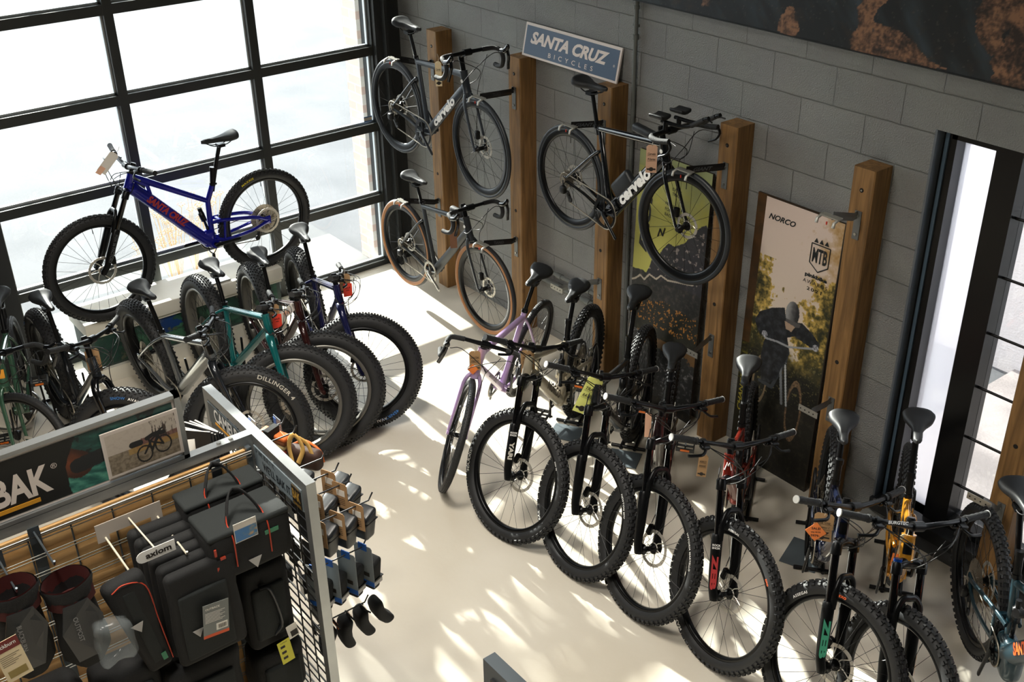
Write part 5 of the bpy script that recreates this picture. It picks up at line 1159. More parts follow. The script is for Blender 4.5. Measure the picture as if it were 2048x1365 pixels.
price_tag(577, 622, 'F2', 'white and pink tag tilted on dark red fat tyre bicycle bar', card=PAPER, w=.05, h=.12, tilt=.9, note=(PEACH, 'rect', 0, -.02, .02, None))
price_tag(187, 722, 'F5', 'large kraft tag with handwriting on the chrome fat tyre bicycle bar', words=('Norco', 'Bigfoot VLT 2', '$6099  M'), h=.15, w=.078)
price_tag(-2, 762, 'F6', 'kraft tag cut by the left picture edge on sage green bicycle', words=('Kona', 'Rove'), h=.12, w=.07)
price_tag(216, 326, 'SC', 'pale tag with peach note lit from behind on royal blue bicycle bar', card=PAPER, w=.06, h=.16, tilt=.75, note=(PEACH, 'rect', -.01, -.07, .03, None), ref=(.36, -2.75, 1.5))
price_tag(877, 148, 'CA', 'long cream tag on slate road bicycle bar', card=mat('cream_card', (232, 214, 176), .7), w=.042, h=.165, words=('Cervelo',), ref=(1.55, -.62, 2.1))
price_tag(907, 480, 'CB', 'dark kraft tag behind the drop bar of tan sidewall bicycle', w=.05, h=.13, card=mat('brown_card', (120, 80, 56), .7), ref=(1.5, -.55, .9))
price_tag(1303, 318, 'CT', 'pinkish kraft tag on gloss black time trial bicycle', words=('Cervelo', 'P-Series'), card=mat('pink_kraft', (206, 166, 140), .7), w=.062, h=.165, ref=(3.3, -.45, 1.95))
# ------------------------------------------------------------------ steel display racks
GX = 4.0; GY = -3.30
rk = thing('display_rack', 'galvanised steel display rack with wooden panels full of black bike bags', 'display rack', (GX, GY, 0))
def L_(x, y, z): return (x - GX, y - GY, z)
b = MB()
def bar(mb, x0, x1, y0, y1, z0, z1): mb.bx(L_(x0, y0, z0), L_(x1, y1, z1))
bar(b, 3.557, 4.462, -3.32, -3.28, 1.56, 1.60); bar(b, 3.557, 4.462, -3.32, -3.28, .06, .10)
for x in (3.557, 4.422): bar(b, x, x + .04, -3.32, -3.28, 0, 1.56)
bar(b, 3.98, 4.02, -6.2, -3.32, 1.56, 1.60); bar(b, 3.98, 4.02, -3.36, -3.32, 0, 1.56); bar(b, 3.98, 4.02, -6.2, -6.16, 0, 1.56); bar(b, 3.98, 4.02, -6.2, -3.32, .06, .10)
b.build('steel_frame', GALV, rk)
b = MB()
for y in (-3.40, -3.45): b.tube([L_(4.0, y, 1.60), L_(4.0, y, 1.606)], .009, 12)
b.build('rivet', STEEL, rk)
b = MB(); bar(b, 4.015, 4.03, -6.15, -3.36, .1, 1.545); b.build('wood_panel', PANELW, rk)
b = MB()
for py in (70, 432):
    p = at(py, 1075 if py == 70 else 935, 0, 4.035); bar(b, 4.03, 4.038, p.y - .02, p.y + .02, .1, 1.555)
bar(b, 4.02, 4.045, -3.36, -3.34, .1, 1.56); b.build('slotted_upright', GALVD, rk)
b = MB(); z = 1.535
while z > .15:
    for dz in (0, -.013): b.tube([L_(4.05, -6.1, z + dz), L_(4.05, -3.345, z + dz)], .0024, 5, cap=False)
    z -= .0762
b.tube([L_(4.055, -6.1, 1.548), L_(4.055, -3.345, 1.548)], .005, 6)
b.build('grid_wire', STEEL, rk)
b = MB(); y = -3.45
while y > -5.2: b.tube([L_(4.045, y, .12), L_(4.045, y, 1.545)], .0035, 5, cap=False); y -= .152
b.build('grid_upright', GALVD, rk)
# end grid (black) filling the cross frame
b = MB(); z = 1.50
while z > .12: b.tube([L_(3.6, -3.29, z), L_(4.42, -3.29, z)], .004, 5, cap=False); b.bx(L_(3.6, -3.30, z - .03), L_(4.42, -3.297, z - .022)); z -= .10
for i in range(9): b.tube([L_(3.64 + .095 * i, -3.298, .12), L_(3.64 + .095 * i, -3.298, 1.52)], .0035, 5, cap=False)
b.build('end_grid', BRKB, rk)
# printed strips on the cross frame
SGN = mat('grey_sign', (124, 136, 142), .45)
z0 = at(518, 934, 1, -3.322).z; 
b = MB(); bar(b, 4.03, 4.42, -3.324, -3.319, z0 - .005, 1.555); b.build('end_sign', SGN, rk)
b = MB(); zc = (z0 + 1.555) / 2
b.text("IF WE BUILT IT,", L_(4.05, -3.3255, zc + .032), (1, 0, 0), (0, 0, 1), .026, align='l', fit=.16); b.text("WE'LL BAK IT.", L_(4.10, -3.3255, zc - .012), (1, 0, 0), (0, 0, 1), .040, align='l', bold=.015, fit=.235)
b.build('end_lettering', mat('sign_dark_ink', (40, 46, 50), .5), rk)
b = MB(); bar(b, 4.345, 4.418, -3.3265, -3.3245, z0 + .0, 1.545); b.build('badge', mat('badge_black', (26, 24, 20), .5), rk)
b = MB(); b.text('GOT YOUR', L_(4.381, -3.3275, zc + .042), (1, 0, 0), (0, 0, 1), .014, fit=.055); b.text('BAK', L_(4.381, -3.3275, zc + .003), (1, 0, 0), (0, 0, 1), .045, bold=.03, fit=.06); b.text('GUARANTEE', L_(4.381, -3.3275, zc - .040), (1, 0, 0), (0, 0, 1), .014, fit=.06)
b.build('badge_lettering', mat('gold_print', (172, 134, 60), .5), rk)
b = MB(); bar(b, 3.60, 3.975, -3.324, -3.319, z0 - .01, 1.552); b.build('end_sign', mat('dark_sign', (70, 78, 82), .45), rk)
b = MB(); b.text('CAMELBAK', L_(3.66, -3.3255, zc + .008), (1, 0, 0), (0, 0, 1), .065, align='l', bold=.02, fit=.31); b.build('end_lettering', WHT, rk)
b = MB(); bar(b, 3.66, 3.97, -3.3265, -3.3245, zc - .042, zc - .032); b.build('underline', mat('amber_line', (214, 150, 40), .5), rk)

# header sign above the long rail
HZ0, HZ1, HY = 1.603, 1.887, -3.575
hs = thing('header_sign', 'framed black header sign with green photograph on top of the rack', 'sign', (4.0, HY, HZ0))
b = MB(); fw = .022; H = HZ1 - HZ0; Lh = 1.75
b.bx((-.02, -Lh, 0), (.02, 0, fw * .7)); b.bx((-.02, -Lh, H - fw * .7), (.02, 0, H)); b.bx((-.02, -fw, 0), (.02, 0, H)); b.bx((-.02, -Lh, 0), (.02, -Lh + fw, H)); b.build('steel_frame', GALV, hs)
b = MB(); b.bx((.004, -Lh + .02, .018), (.010, -.024, H - .016)); b.build('board', mat('board_white', (222, 212, 204), .5), hs)
Wp, Hp = 1.60, H - .058
def head(u, v):
    x, z = u * Wp, v * Hp; n1 = fb(x, z, 9, 3); n2 = fb(x + z * 1.1, z * 2.2, 22, 6); xr = Wp - x   # distance from the right end
    bl = (12, 14, 14)
    edge = .47 - .11 * v + .0
    c = mixc((20, 84, 78), (104, 176, 150), n2 * 1.3 + .35 - v * .25) if v < .62 else mixc((18, 62, 58), (40, 96, 84), n2 * 2 + .2)
    if v > .62 and n1 > .12: c = (16, 30, 30)
    arm = segd(x, z, (Wp - .52, Hp * .95), (Wp - .37, Hp * .48))
    if arm < .055 - (z / Hp) * .0: c = mixc((120, 62, 34), (60, 30, 20), arm / .055 + n1)
    if segd(x, z, (Wp - .37, Hp * .46), (Wp - .28, Hp * .50)) < .03: c = (22, 26, 30)
    if xr > edge + (.0 if v > .5 else (.5 - v) * -.12) + n1 * .01: c = bl
    return c
grid_print('print', Wp, Hp, 560, 80, head, parent=hs, M=Matrix.Translation((.0112, -.032 - Wp, .028)) @ Matrix.Rotation(pi / 2, 4, 'Z'))
tz = lambda px, py: at(px, py, 0, 4.013)
k1, k2 = tz(94, 925), tz(107, 981); l1 = tz(22, 962)
lh = abs(k1.z - k2.z) * .97; ycr = tz(98, 945).y + .002; zc_ = (k1.z + k2.z) / 2 - HZ0
b = MB(); b.text('CAMELBAK', (.0135, ycr - HY, zc_), (0, 1, 0), (0, 0, 1), lh, align='r', bold=.035, fit=lh * 4.5); b.text('®', (.0135, ycr - HY + .018, zc_ + lh * .32), (0, 1, 0), (0, 0, 1), .022)
b.build('lettering', mat('header_letter', (226, 214, 204), .5), hs)
b = MB(); u0, u1 = tz(0, 1008), tz(77, 982); b.bx((.0125, -1.3, zc_ - lh / 2 - .026), (.0150, u1.y - HY, zc_ - lh / 2 - .010)); b.build('underline', mat('amber_line', (214, 150, 40), .5), hs)
# smaller mounted photograph standing in the header frame
ql, qr = tz(197, 870), tz(352, 822); qb = tz(218, 960)
Pw, Ph = qr.y - ql.y, (ql.z - qb.z) * .99
ph = thing('photo_print', 'small mounted photograph of a bicycle on a misty track standing in header frame', 'photograph', (4.016, ql.y, qb.z + .002))
b = MB(); b.bx((0, 0, 0), (.006, Pw, Ph)); b.build('mount', mat('board_white', (222, 212, 204), .5), ph)
def misty(u, v):
    x, z = u * Pw, v * Ph; n1 = fb(x, z, 14, 3); n2 = fb(x, z, 60, 6); n3 = fb(x * 4, z * .4, 30, 4)
    c = mixc((196, 184, 170), (170, 154, 140), n2 * .8)
    if v < .5: c = mixc((150, 136, 116), (104, 92, 76), n2 * 1.8 + .4 - v * .3); 
    if v > .42 and v < .62 + n1 * .2 and u > .4: c = mixc((120, 84, 76), (150, 120, 104), n2 * 2)
    if .36 < v < .50 and u > .3: c = mixc(c, (176, 138, 74), .7)
    if v > .5 and u > .62 and n3 > .1: c = (70, 56, 50)
    for cx_, cy_, r in ((.50 * Pw, .28 * Ph, .034), (.76 * Pw, .36 * Ph, .036)):
        d = sqrt(((x - cx_) / .85) ** 2 + (z - cy_) ** 2)
        if abs(d - r) < .0035: c = (24, 24, 26)
    for a_, b_, t_ in (((.50, .28), (.60, .50), .004), ((.60, .50), (.76, .36), .004), ((.60, .30), (.58, .56), .004), ((.60, .52), (.70, .62), .004), ((.70, .62), (.76, .36), .004), ((.60, .30), (.70, .58), .005), ((.56, .60), (.64, .64), .009), ((.66, .64), (.78, .62), .010), ((.36, .56), (.46, .56), .013), ((.70, .66), (.78, .72), .004)):
        if segd(x, z, (a_[0] * Pw, a_[1] * Ph), (b_[0] * Pw, b_[1] * Ph)) < t_: c = (28, 28, 30)
    if u < .03 or u > .97 or v < .05 or v > .95: c = (214, 202, 192)
    return c
grid_print('print', Pw - .008, Ph - .008, 190, 120, misty, parent=ph, M=Matrix.Translation((.0072, .004, .004)) @ Matrix.Rotation(pi / 2, 4, 'Z'))

# second rack: only its corner is in view
r2 = thing('display_rack', 'corner of a bare galvanised steel rack at the bottom picture edge', 'display rack', (5.59, -3.31, 0))
b = MB(); b.bx((-.02, -.022, 1.555), (.95, .022, 1.60)); b.bx((-.02, -.022, 0), (.022, .022, 1.555)); b.bx((.91, -.022, 0), (.95, .022, 1.555)); b.bx((-.02, -.022, .06), (.95, .022, .1)); b.build('steel_frame', GALVD, r2)
b = MB(); b.bx((.024, -.03, 0), (.055, .0, 1.555)); b.build('slotted_upright', BRKB, r2)

# ------------------------------------------------------------------ bags
FAB = mat('black_cordura', (13, 14, 15), .85, bump=.25, bscale=400); FABG = mat('charcoal_cordura', (23, 28, 28), .85, bump=.25, bscale=400); VIN = mat('black_vinyl', (34, 37, 40), .32)
PIPR = mat('red_piping', (176, 54, 26), .6); REFL = mat('reflective_grey', (170, 168, 166), .4); GRNL = mat('green_label', (40, 120, 84), .5); GREYT = mat('grey_card', (120, 124, 122), .6); HOOKW = mat('white_rod', (214, 206, 186), .4)
def bag(name, label, c, d, r=.03, rz=0., tiltx=0., m=FAB, grp='black bike bags hanging on the wood panelled side', taper=0., sag=.0, parts=()):
    M = Matrix.Translation(V(c)) @ Matrix.Rotation(rz, 4, 'Z') @ Matrix.Rotation(tiltx, 4, 'X')
    o = thing(name, label, 'bag', M=M, group=grp); b = MB()
    def fn(q, p):
        k = 1 - taper * (.5 - q.z * .5); n = noise.noise(V((p.x * 9 + c[0] * 5, p.y * 9 + c[1] * 7, p.z * 9))) * .010
        return V((p.x * (1 + sag * (1 - q.z ** 2)) + n, p.y * k + n, p.z + n * .5))
    b.rbox((0, 0, 0), d, r, fn=fn); b.build('body', m, o)
    for nm, mb, mm in parts: mb.build(nm, mm, o)
    return o
def mk(f):
    b = MB(); f(b); return b
def tri(b, x, y, z, s): b.poly([(x, y - s * .6, z + s * .5), (x, y + s * .6, z + s * .5), (x, y + s * .1, z - s * .6)], 0, .001, (1, 0, 0))
# trunk bags (two, one behind the other)
for i, (cx, lab) in enumerate(((4.30, 'boxy black trunk bag with red striped handles, front one of the pair'), (4.135, 'black trunk bag half hidden behind the front trunk bag'))):
    W_, D_, Hh = .33, .19 if i == 0 else .13, .21
    pt = [('lid', mk(lambda b: b.rbox((0, 0, Hh / 2 - .006), (D_ - .004, W_ - .004, .026), .012)), FABG),
          ('handle', mk(lambda b: [b.tube(cat([(D_ * .3, s * .07, Hh / 2 - .02), (D_ * .2, s * .06, Hh / 2 + .03), (0, s * .03, Hh / 2 + .085), (-.02, 0, Hh / 2 + .095)], 5), .016, 6, flat=.25, up=(0, 1, 0)) for s in (-1, 1)]), FAB),
          ('piping', mk(lambda b: [b.tube(cat([(D_ / 2 + .003, s * .07, -.05), (D_ / 2 + .003, s * .07, Hh / 2 - .03), (D_ * .3, s * .07, Hh / 2 + .012), (D_ * .2, s * .06, Hh / 2 + .036)], 5), .003, 5) for s in (-1, 1)]), PIPR)]
    if i == 0: pt += [('logo', mk(lambda b: tri(b, D_ / 2 + .004, .0, -.065, .045)), REFL), ('brand_label', mk(lambda b: b.box((D_ / 2 + .004, .08, .045), (.002, .055, .018))), GRNL), ('zip_pull', mk(lambda b: [b.box((D_ / 2 + .004, -.145, z), (.006, .008, .03)) for z in (.05, -.03)]), PIPR)]
    bag('trunk_bag', lab, (cx, -3.53 + .0 * i, 1.375 if i == 0 else 1.40), (D_, W_, Hh), .03, parts=pt, m=FAB)
p = at(492, 1062, 0, 4.405)
o = thing('swing_card', 'card with a blue and orange picture tucked on front of the trunk bag', 'card', (4.402, p.y, p.z)); b = MB(); b.bx((0, -.045, -.04), (.0015, .045, .045)); b.build('card', PAPER, o)
def pic(u, v): return mixc((40, 110, 170), (210, 150, 90), fb(u, v, 3, 3) * 2 + (u - .6)) if v < .72 else (214, 206, 196)
grid_print('print', .086, .075, 40, 30, pic, parent=o, M=Matrix.Translation((.0024, -.043, -.036)) @ Matrix.Rotation(pi / 2, 4, 'Z'))
# rod set with the AXIOM sign
wb_ = thing('hook_bracket', 'white display bracket with three rods and a small white sign on the wire grid', 'display hook', (4.06, -3.86, 1.47))
b = MB(); b.bx((0, -.125, -.03), (.004, .125, .025)); b.bx((0, -.125, -.055), (.004, -.08, -.03)); b.bx((0, .08, -.055), (.004, .125, -.03)); b.build('plate', mat('bracket_white', (206, 196, 186), .5), wb_)
b = MB()
for y in (-.095, .105): b.tube([(0, y, -.04), (.27, y, -.05), (.275, y, -.035)], .0042, 8)
b.tube([(0, -.0, .005), (.25, .01, .0)], .0035, 8); b.build('rod', HOOKW, wb_)
b = MB(); sp_ = [(.253, -.065 + .01 - .012 * cos(a), -.0 + .022 * sin(a)) for a in [pi / 2 + pi * i / 8 for i in range(9)]]
b.poly([(.253, .075, .026), *[(.253, -.045 + .024 * cos(pi / 2 + pi * i / 8), .002 + .024 * sin(pi / 2 + pi * i / 8)) for i in range(9)], (.253, .075, -.022)], 0, .002, (1, 0, 0)); b.build('sign_plate', WHT, wb_)
b = MB(); b.text('axiom', (.2565, .012, .002), (0, 1, 0), (0, 0, 1), .024, bold=.03, fit=.095); b.build('sign_lettering', INK, wb_)
# panniers on the rods
pn = ['black pannier with grey card, nearest the viewer on the rods', 'black pannier directly behind the one with grey card', 'third black pannier back on the two rods', 'fourth black pannier back on the rods', 'fifth black pannier back on the rods', 'black pannier closest to the wood panel on the rods']
for i in range(6):
    cx = 4.375 - .05 * i; zc2 = 1.19 + .012 * i; pt = [('zip_pull', mk(lambda b: b.box((.02, .09, .205), (.012, .02, .01))), PIPR), ('strap', mk(lambda b: b.tube(cat([(0, .10, .19), (0, .115, .235), (0, .10, .245)], 4), .004, 5)), FAB)]
    if i == 0: pt += [('pocket', mk(lambda b: b.rbox((.028, -.01, -.03), (.02, .19, .30), .01)), FABG), ('logo', mk(lambda b: tri(b, .041, -.055, -.06, .035)), REFL)]
    bag('pannier', pn[i], (cx, -3.74 - .004 * i, zc2 - .005), (.052, .27, .43), .025, parts=pt)
p = at(432, 1238, 0, 4.43); o = thing('swing_card', 'grey card with orange foot and barcode hanging on the front pannier', 'card', M=Matrix.Translation(p) @ Matrix.Rotation(-.12, 4, 'X'))
b = MB(); b.bx((0, -.05, -.075), (.0015, .05, .075)); b.build('card', GREYT, o); b = MB(); b.bx((.0016, -.05, -.075), (.0022, .05, -.062)); b.build('footer', mat('orange_footer', (214, 84, 34), .6), o)
b = MB(); b.bx((.0016, .0, -.052), (.0022, .044, -.022)); b.build('barcode_patch', PAPER, o)
b = MB(); [b.bx((.0024, .008 + .0036 * i, -.046), (.0028, .008 + .0036 * i + .0016, -.028)) for i in range(9)]; b.build('barcode', INK, o)
b = MB(); b.text('OUTBACK', (.002, -.012, .055), (0, 1, 0), (0, 0, 1), .009, bold=.02); [b.bx((.0016, -.042, .035 - .006 * i), (.0019, .035 - .01 * (i % 3), .0365 - .006 * i)) for i in range(8)]; b.build('lettering', PAPER, o)
# long frame bag on the left rod
bag('frame_bag', 'long tapering black frame bag with red piping and grey triangle', (4.33, -3.965, 1.215), (.07, .15, .46), .03, tiltx=.16, taper=.35, parts=[('piping', mk(lambda b: b.tube(cat([(.034, -.05, .21), (.036, .0, .222), (.036, .062, .17), (.034, .055, .0), (.034, .045, -.2)], 5), .0025, 5)), PIPR),
    ('logo', mk(lambda b: tri(b, .043, -.02, .02, .04)), REFL), ('brand_label', mk(lambda b: b.box((.040, .02, -.165), (.002, .018, .035))), GRNL), ('panel', mk(lambda b: b.rbox((.03, .0, 0), (.015, .05, .36), .007)), FABG)])
# open topped seat pack
def pack(lab, c, tilt, word):
    o = thing('seat_pack', lab, 'bag', M=Matrix.Translation(V(c)) @ Matrix.Rotation(tilt, 4, 'X'), group='black bike bags hanging on the wood panelled side')
    b = MB(); secs = []
    for z, hw, hd in ((.19, .085, .07), (.18, .088, .072), (.10, .07, .06), (.02, .075, .055), (-.06, .085, .05), (-.14, .08, .045), (-.19, .045, .03)):
        secs.append([(hd * cos(a) + .006 * noise.noise(V((a, z * 20, 1))), hw * sin(a) + .008 * noise.noise(V((a * 2, z * 15, 4))), z) for a in [2 * pi * i / 20 for i in range(20)]])
    b.loft(secs, cap=False); b.add(secs[-1], [tuple(range(20))], True); b.build('body', FAB, o)
    b = MB(); inn = [[(x * .93, y * .93, z - dz) for x, y, z in secs[0]] for dz in (-.002, .09)]; b.loft(inn[::-1], cap=False); b.add(inn[1], [tuple(range(20))], True); b.build('lining', mat('dark_red_lining', (74, 22, 20), .8), o)
    b = MB(); b.poly([(.062, -.045, .13), (.064, .04, .13), (.075, .07, .05), (.062, .03, -.12), (.06, -.05, -.12), (.072, -.075, .03)], 0, .004, (1, 0, 0)); b.build('panel', VIN, o)
    b = MB(); b.text(word, (.0795, -.02, .03), (0, 0, -1), (0, 1, 0), .016, bold=.01, fit=.11); b.build('lettering', mat('grey_print2', (130, 132, 134), .5), o); return o
pack('open topped black seat pack with dark red lining left of the white bracket', (4.30, -4.16, 1.315), .05, 'OUTPOST')
pack('black seat pack with long maroon and cream card, cut by the left picture edge', (4.28, -4.335, 1.36), 0., 'BLACKBURN')
p = at(24, 1318, 0, 4.40); o = thing('swing_card', 'cream card with maroon heading at the left picture edge', 'card', M=Matrix.Translation(p) @ Matrix.Rotation(.12, 4, 'X')); b = MB(); b.bx((0, -.042, -.09), (.0015, .042, .085)); b.build('card', mat('cream_card', (232, 214, 176), .7), o)
b = MB(); b.bx((.0016, -.042, .04), (.0022, .042, .085)); b.build('heading', mat('maroon_print', (116, 28, 26), .6), o); b = MB(); b.text('Blackburn', (.0026, -.004, .064), (0, 1, 0), (0, 0, 1), .016, bold=.015, fit=.072); b.build('lettering', WHT, o)
b = MB(); [b.bx((.0016, -.035, .02 - .008 * i), (.0019, .03 - .012 * (i % 3), .0215 - .008 * i)) for i in range(6)]; b.box((.0018, 0, -.06), (.0006, .06, .03), m=1); b.build('small_print', [INK, mat('olive_picture', (150, 130, 70), .6)], o)
b = MB(); hk = lambda px, py, lab, L=.3: None
for i, (px, py, lab) in enumerate(((67, 1064, 'dark steel hook carrying the open seat pack'), (-6, 1115, 'dark steel hook at the left picture edge carrying a seat pack'), (455, 958, 'steel hook with white end carrying both trunk bags'))):
    p = at(px, py, 0, 4.055); o = thing('display_hook', lab, 'display hook', (4.055, p.y, p.z)); b = MB(); b.bx((0, -.02, -.05), (.004, .02, .02)); b.build('plate', GALVD, o)
    b = MB(); b.tube([(0, 0, 0), (.22, 0, -.005), (.235, 0, .02)], .004, 8); b.build('rod', GALVD if i < 2 else STEEL, o)
    if i == 2: b = MB(); b.tube(cat([(.10, -.06, -.015), (.12, -.02, .01), (.13, 0, .014), (.12, .02, .01), (.10, .06, -.015)], 4), .006, 6, flat=.6); b.build('hanger', WHT, o)
# crumpled clear bag
b = MB(); 
def crm(q, p): n = noise.noise(p * 38) * .012 + noise.noise(p * 16) * .016; return p * (1 + n * 14) if True else p
b.rbox((0, 0, 0), (.09, .13, .17), .04, fn=crm); o = b.build('plastic_bag', None if False else mat('clear_plastic', (150, 158, 160), .15, 0, trans=.0, alpha=.2)); o.location = at(228, 1280, 0, 4.40)
tag(o, 'crumpled clear plastic bag hanging between the seat pack and the frame bag', 'plastic bag')
# second pannier, its cards, lower bags
bag('pannier', 'tall black pannier with yellow card beside the end grid', (4.27, -3.475, 1.015), (.12, .20, .42), .035, taper=-.0, parts=[('front_pocket', mk(lambda b: b.rbox((.06, .0, -.02), (.03, .14, .26), .014)), FABG), ('strap', mk(lambda b: b.tube(cat([(.075, -.04, .12), (.085, .0, .1), (.085, .03, -.08), (.07, .0, -.14)], 4), .006, 5, flat=2)), VIN)])
for px, py, lab, m_, w, h, rx in ((572, 1303, 'yellow card with small diagrams on the tall pannier', mat('yellow_card', (214, 208, 60), .6), .055, .12, .12), (585, 1262, 'white card with a dark picture above the yellow card', PAPER, .045, .07, .15)):
    p = at(px, py, 0, 4.36 + (.004 if h < .1 else 0)); o = thing('swing_card', lab, 'card', M=Matrix.Translation(p) @ Matrix.Rotation(rx, 4, 'X')); b = MB(); b.bx((0, -w / 2, -h / 2), (.0015, w / 2, h / 2)); b.build('card', m_, o)
    b = MB()
    if h > .1: [b.box((.002, -.008, .03 - .03 * i), (.0006, .02, .012)) for i in range(3)]; b.text('TOPEAK', (.002, 0, .05), (0, 1, 0), (0, 0, 1), .006)
    else: b.box((.002, .004, -.012), (.0006, .03, .03))
    b.build('picture', INK, o)
low = [(4.27, -3.78, .77, .20, .30, .36, 'low black bag beneath the panniers'), (4.25, -3.46, .64, .16, .22, .28, 'low black backpack beneath the tall pannier'), (4.25, -4.05, .86, .16, .24, .34, 'low black bag beneath the frame bag'), (4.25, -4.32, .90, .16, .24, .34, 'low black bag in the bottom left picture corner'), (4.22, -3.55, .33, .2, .3, .26, 'lowest black bag near the rack foot')]
for (x, y, z, dx, dy, dz, lab) in low: bag('bag', lab, (x, y, z), (dx, dy, dz), .05, parts=[('pocket', mk(lambda b: b.rbox((dx / 2, 0, -.02), (.03, dy * .7, dz * .6), .014)), FABG)])
# ------------------------------------------------------------------ end hooks with small bags
HKM = BRKB; eg = 'small bags hanging on the end hooks'
def end_hook(x, z, lab, yt=-3.02):
    o = thing('display_hook', lab, 'display hook', (x, -3.285, z), group='black wire hooks on the rack end'); b = MB(); L2 = yt + 3.285
    b.tube([(0, 0, 0), (0, L2 - .02, 0), (0, L2, .03)], .0034, 6); b.build('rod', HKM, o); b = MB(); b.box((0, .0, -.01), (.03, .006, .05)); b.build('plate', HKM, o)
HX = [(3.69, 'far left'), (3.79, 'second'), (4.04, 'third'), (4.15, 'fourth'), (4.25, 'fifth'), (4.41, 'nearest')]
for x, nm in HX: end_hook(x, 1.37, {'far left': 'upper wire hook carrying the striped pouch', 'second': 'upper wire hook carrying the tan strapped pouch', 'third': 'upper wire hook beside the tan strapped pouch', 'fourth': 'upper wire hook carrying one kraft card bag', 'fifth': 'upper wire hook carrying two kraft card bags', 'nearest': 'upper wire hook nearest the steel upright, three kraft card bags'}[nm])
end_hook(4.32, 1.08, 'middle wire hook carrying the blue and grey card bags'); end_hook(4.29, .76, 'lowest wire hook carrying four small seat bags')
def card_bag(x, y, z, lab, cm=KRAFT, w=.075, h=.125, bd=(.07, .085, .12), tab=None, rz=0.):
    o = thing('saddle_bag', lab, 'bag', (x, y, z), rz + .38, group=eg)
    b = MB(); ch = .008; out = [(-w / 2, -h + .02), (w / 2, -h + .02), (w / 2, .02 - ch), (w / 2 - ch, .02), (-w / 2 + ch, .02), (-w / 2, .02 - ch)]
    b.poly([(q[0], 0, q[1]) for q in out], 0, .002, (0, 1, 0)); b.build('card', cm, o)
    if cm is KRAFT:
        t = MB(); t.box((.004, -.0008, -.028), (w * .55, .0008, .03)); t.build('sticker', PAPER, o); t = MB(); [t.box((0, -.0008, -.058 - .009 * i), (w * .6, .0006, .0015)) for i in range(4)]; t.build('small_print', INK, o)
    else:
        t = MB(); t.box((.0, -.001, .012), (w * .45, .004, .035)); t.build('blue_hanger', mat('blue_band', (28, 92, 176), .5), o); t = MB(); t.box((0, -.001, -h + .035), (w, .0036, .022)); t.build('blue_band', mat('blue_band', (28, 92, 176), .5), o); t = MB(); t.box((.01, -.001, -h * .62), (w * .3, .001, .02)); t.build('mark', INK, o)
    def fn(q, p): return V((p.x * (1 - .18 * (.5 - q.z * .5)), p.y * (1 - .35 * (.5 - q.z * .5)) + (.5 - q.z * .5) * -.01, p.z + (.012 * q.y if q.z > .5 else 0)))
    b = MB(); b.rbox((0, bd[1] / 2 + .006, -h + .02 + (.0 if cm is KRAFT else .04)), bd, .016, fn=fn); b.build('pouch', VIN if cm is KRAFT else FAB, o)
    b = MB(); b.box((0, bd[1] / 2 + .004, -h + .02 + bd[2] * .18), (bd[0] * .98, bd[1] * .93, .004)); b.build('zip', BRKB, o)
    if cm is not KRAFT: b = MB(); b.box((0.0, bd[1] + .005, -h + .03), (bd[0] * .6, .002, .022)); b.box((bd[0] / 2 - .003, bd[1] / 2, -h + .03), (.004, .05, .02)); b.build('brand_patch', REFL, o)
    return o
GC = mat('grey_backing_card', (140, 148, 152), .55)
for x, y, lab in ((4.41, -3.10, 'kraft card saddle bag at the tip of the nearest upper hook'), (4.41, -3.185, 'kraft card saddle bag in the middle of the nearest upper hook'), (4.41, -3.268, 'kraft card saddle bag next to the steel upright on upper hook'),
                  (4.25, -3.08, 'kraft card saddle bag at the tip of the fifth upper hook'), (4.25, -3.19, 'kraft card saddle bag deeper on the fifth upper hook'), (4.15, -3.075, 'single kraft card saddle bag on the fourth upper hook'), (4.04, -3.18, 'kraft card bag showing behind the steel cross rail')):
    card_bag(x, y, 1.362, lab, bd=(.085, .08, .12) if x > 4.3 else (.075, .10, .10))
for i, (y, lab) in enumerate(((-3.04, 'grey card bag with blue bands at the tip of middle hook'), (-3.12, 'grey card bag with blue bands, second from the middle hook tip'), (-3.20, 'grey card bag with blue bands, third from the middle hook tip'), (-3.265, 'grey card bag with blue bands beside the steel upright'))):
    card_bag(4.32, y, 1.07, lab, cm=GC, w=.095, h=.21, bd=(.085, .065, .14), rz=-.05 + .04 * i)
for i, (y, lab) in enumerate(((-3.045, 'black seat bag at the tip of the lowest hook, sticking out furthest'), (-3.115, 'black seat bag second from the tip of the lowest hook'), (-3.185, 'black seat bag with loops, third on the lowest hook'), (-3.255, 'black seat bag beside the foot of the steel upright'))):
    o = thing('saddle_bag', lab, 'bag', M=Matrix.Translation((4.29 + .0 * i, y, .745)) @ Matrix.Rotation(.45 - .18 * i, 4, 'X') @ Matrix.Rotation(.1, 4, 'Y'), group=eg)
    b = MB(); b.rbox((0, .03, -.11), (.085, .05, .17), .022, fn=lambda q, p: V((p.x * (1 - .2 * (.5 - q.z * .5)), p.y + .02 * q.z ** 2, p.z))); b.build('pouch', FAB, o)
    b = MB(); b.tube(cat([(-.03, .0, -.03), (-.02, -.01, .0), (.02, -.01, .0), (.03, 0, -.03)], 4), .004, 5); b.build('loop', FAB, o)
    b = MB(); b.box((0, -.004, -.02), (.05, .0015, .035)); b.build('card', [PAPER, PEACH, ORN, PAPER][i], o)
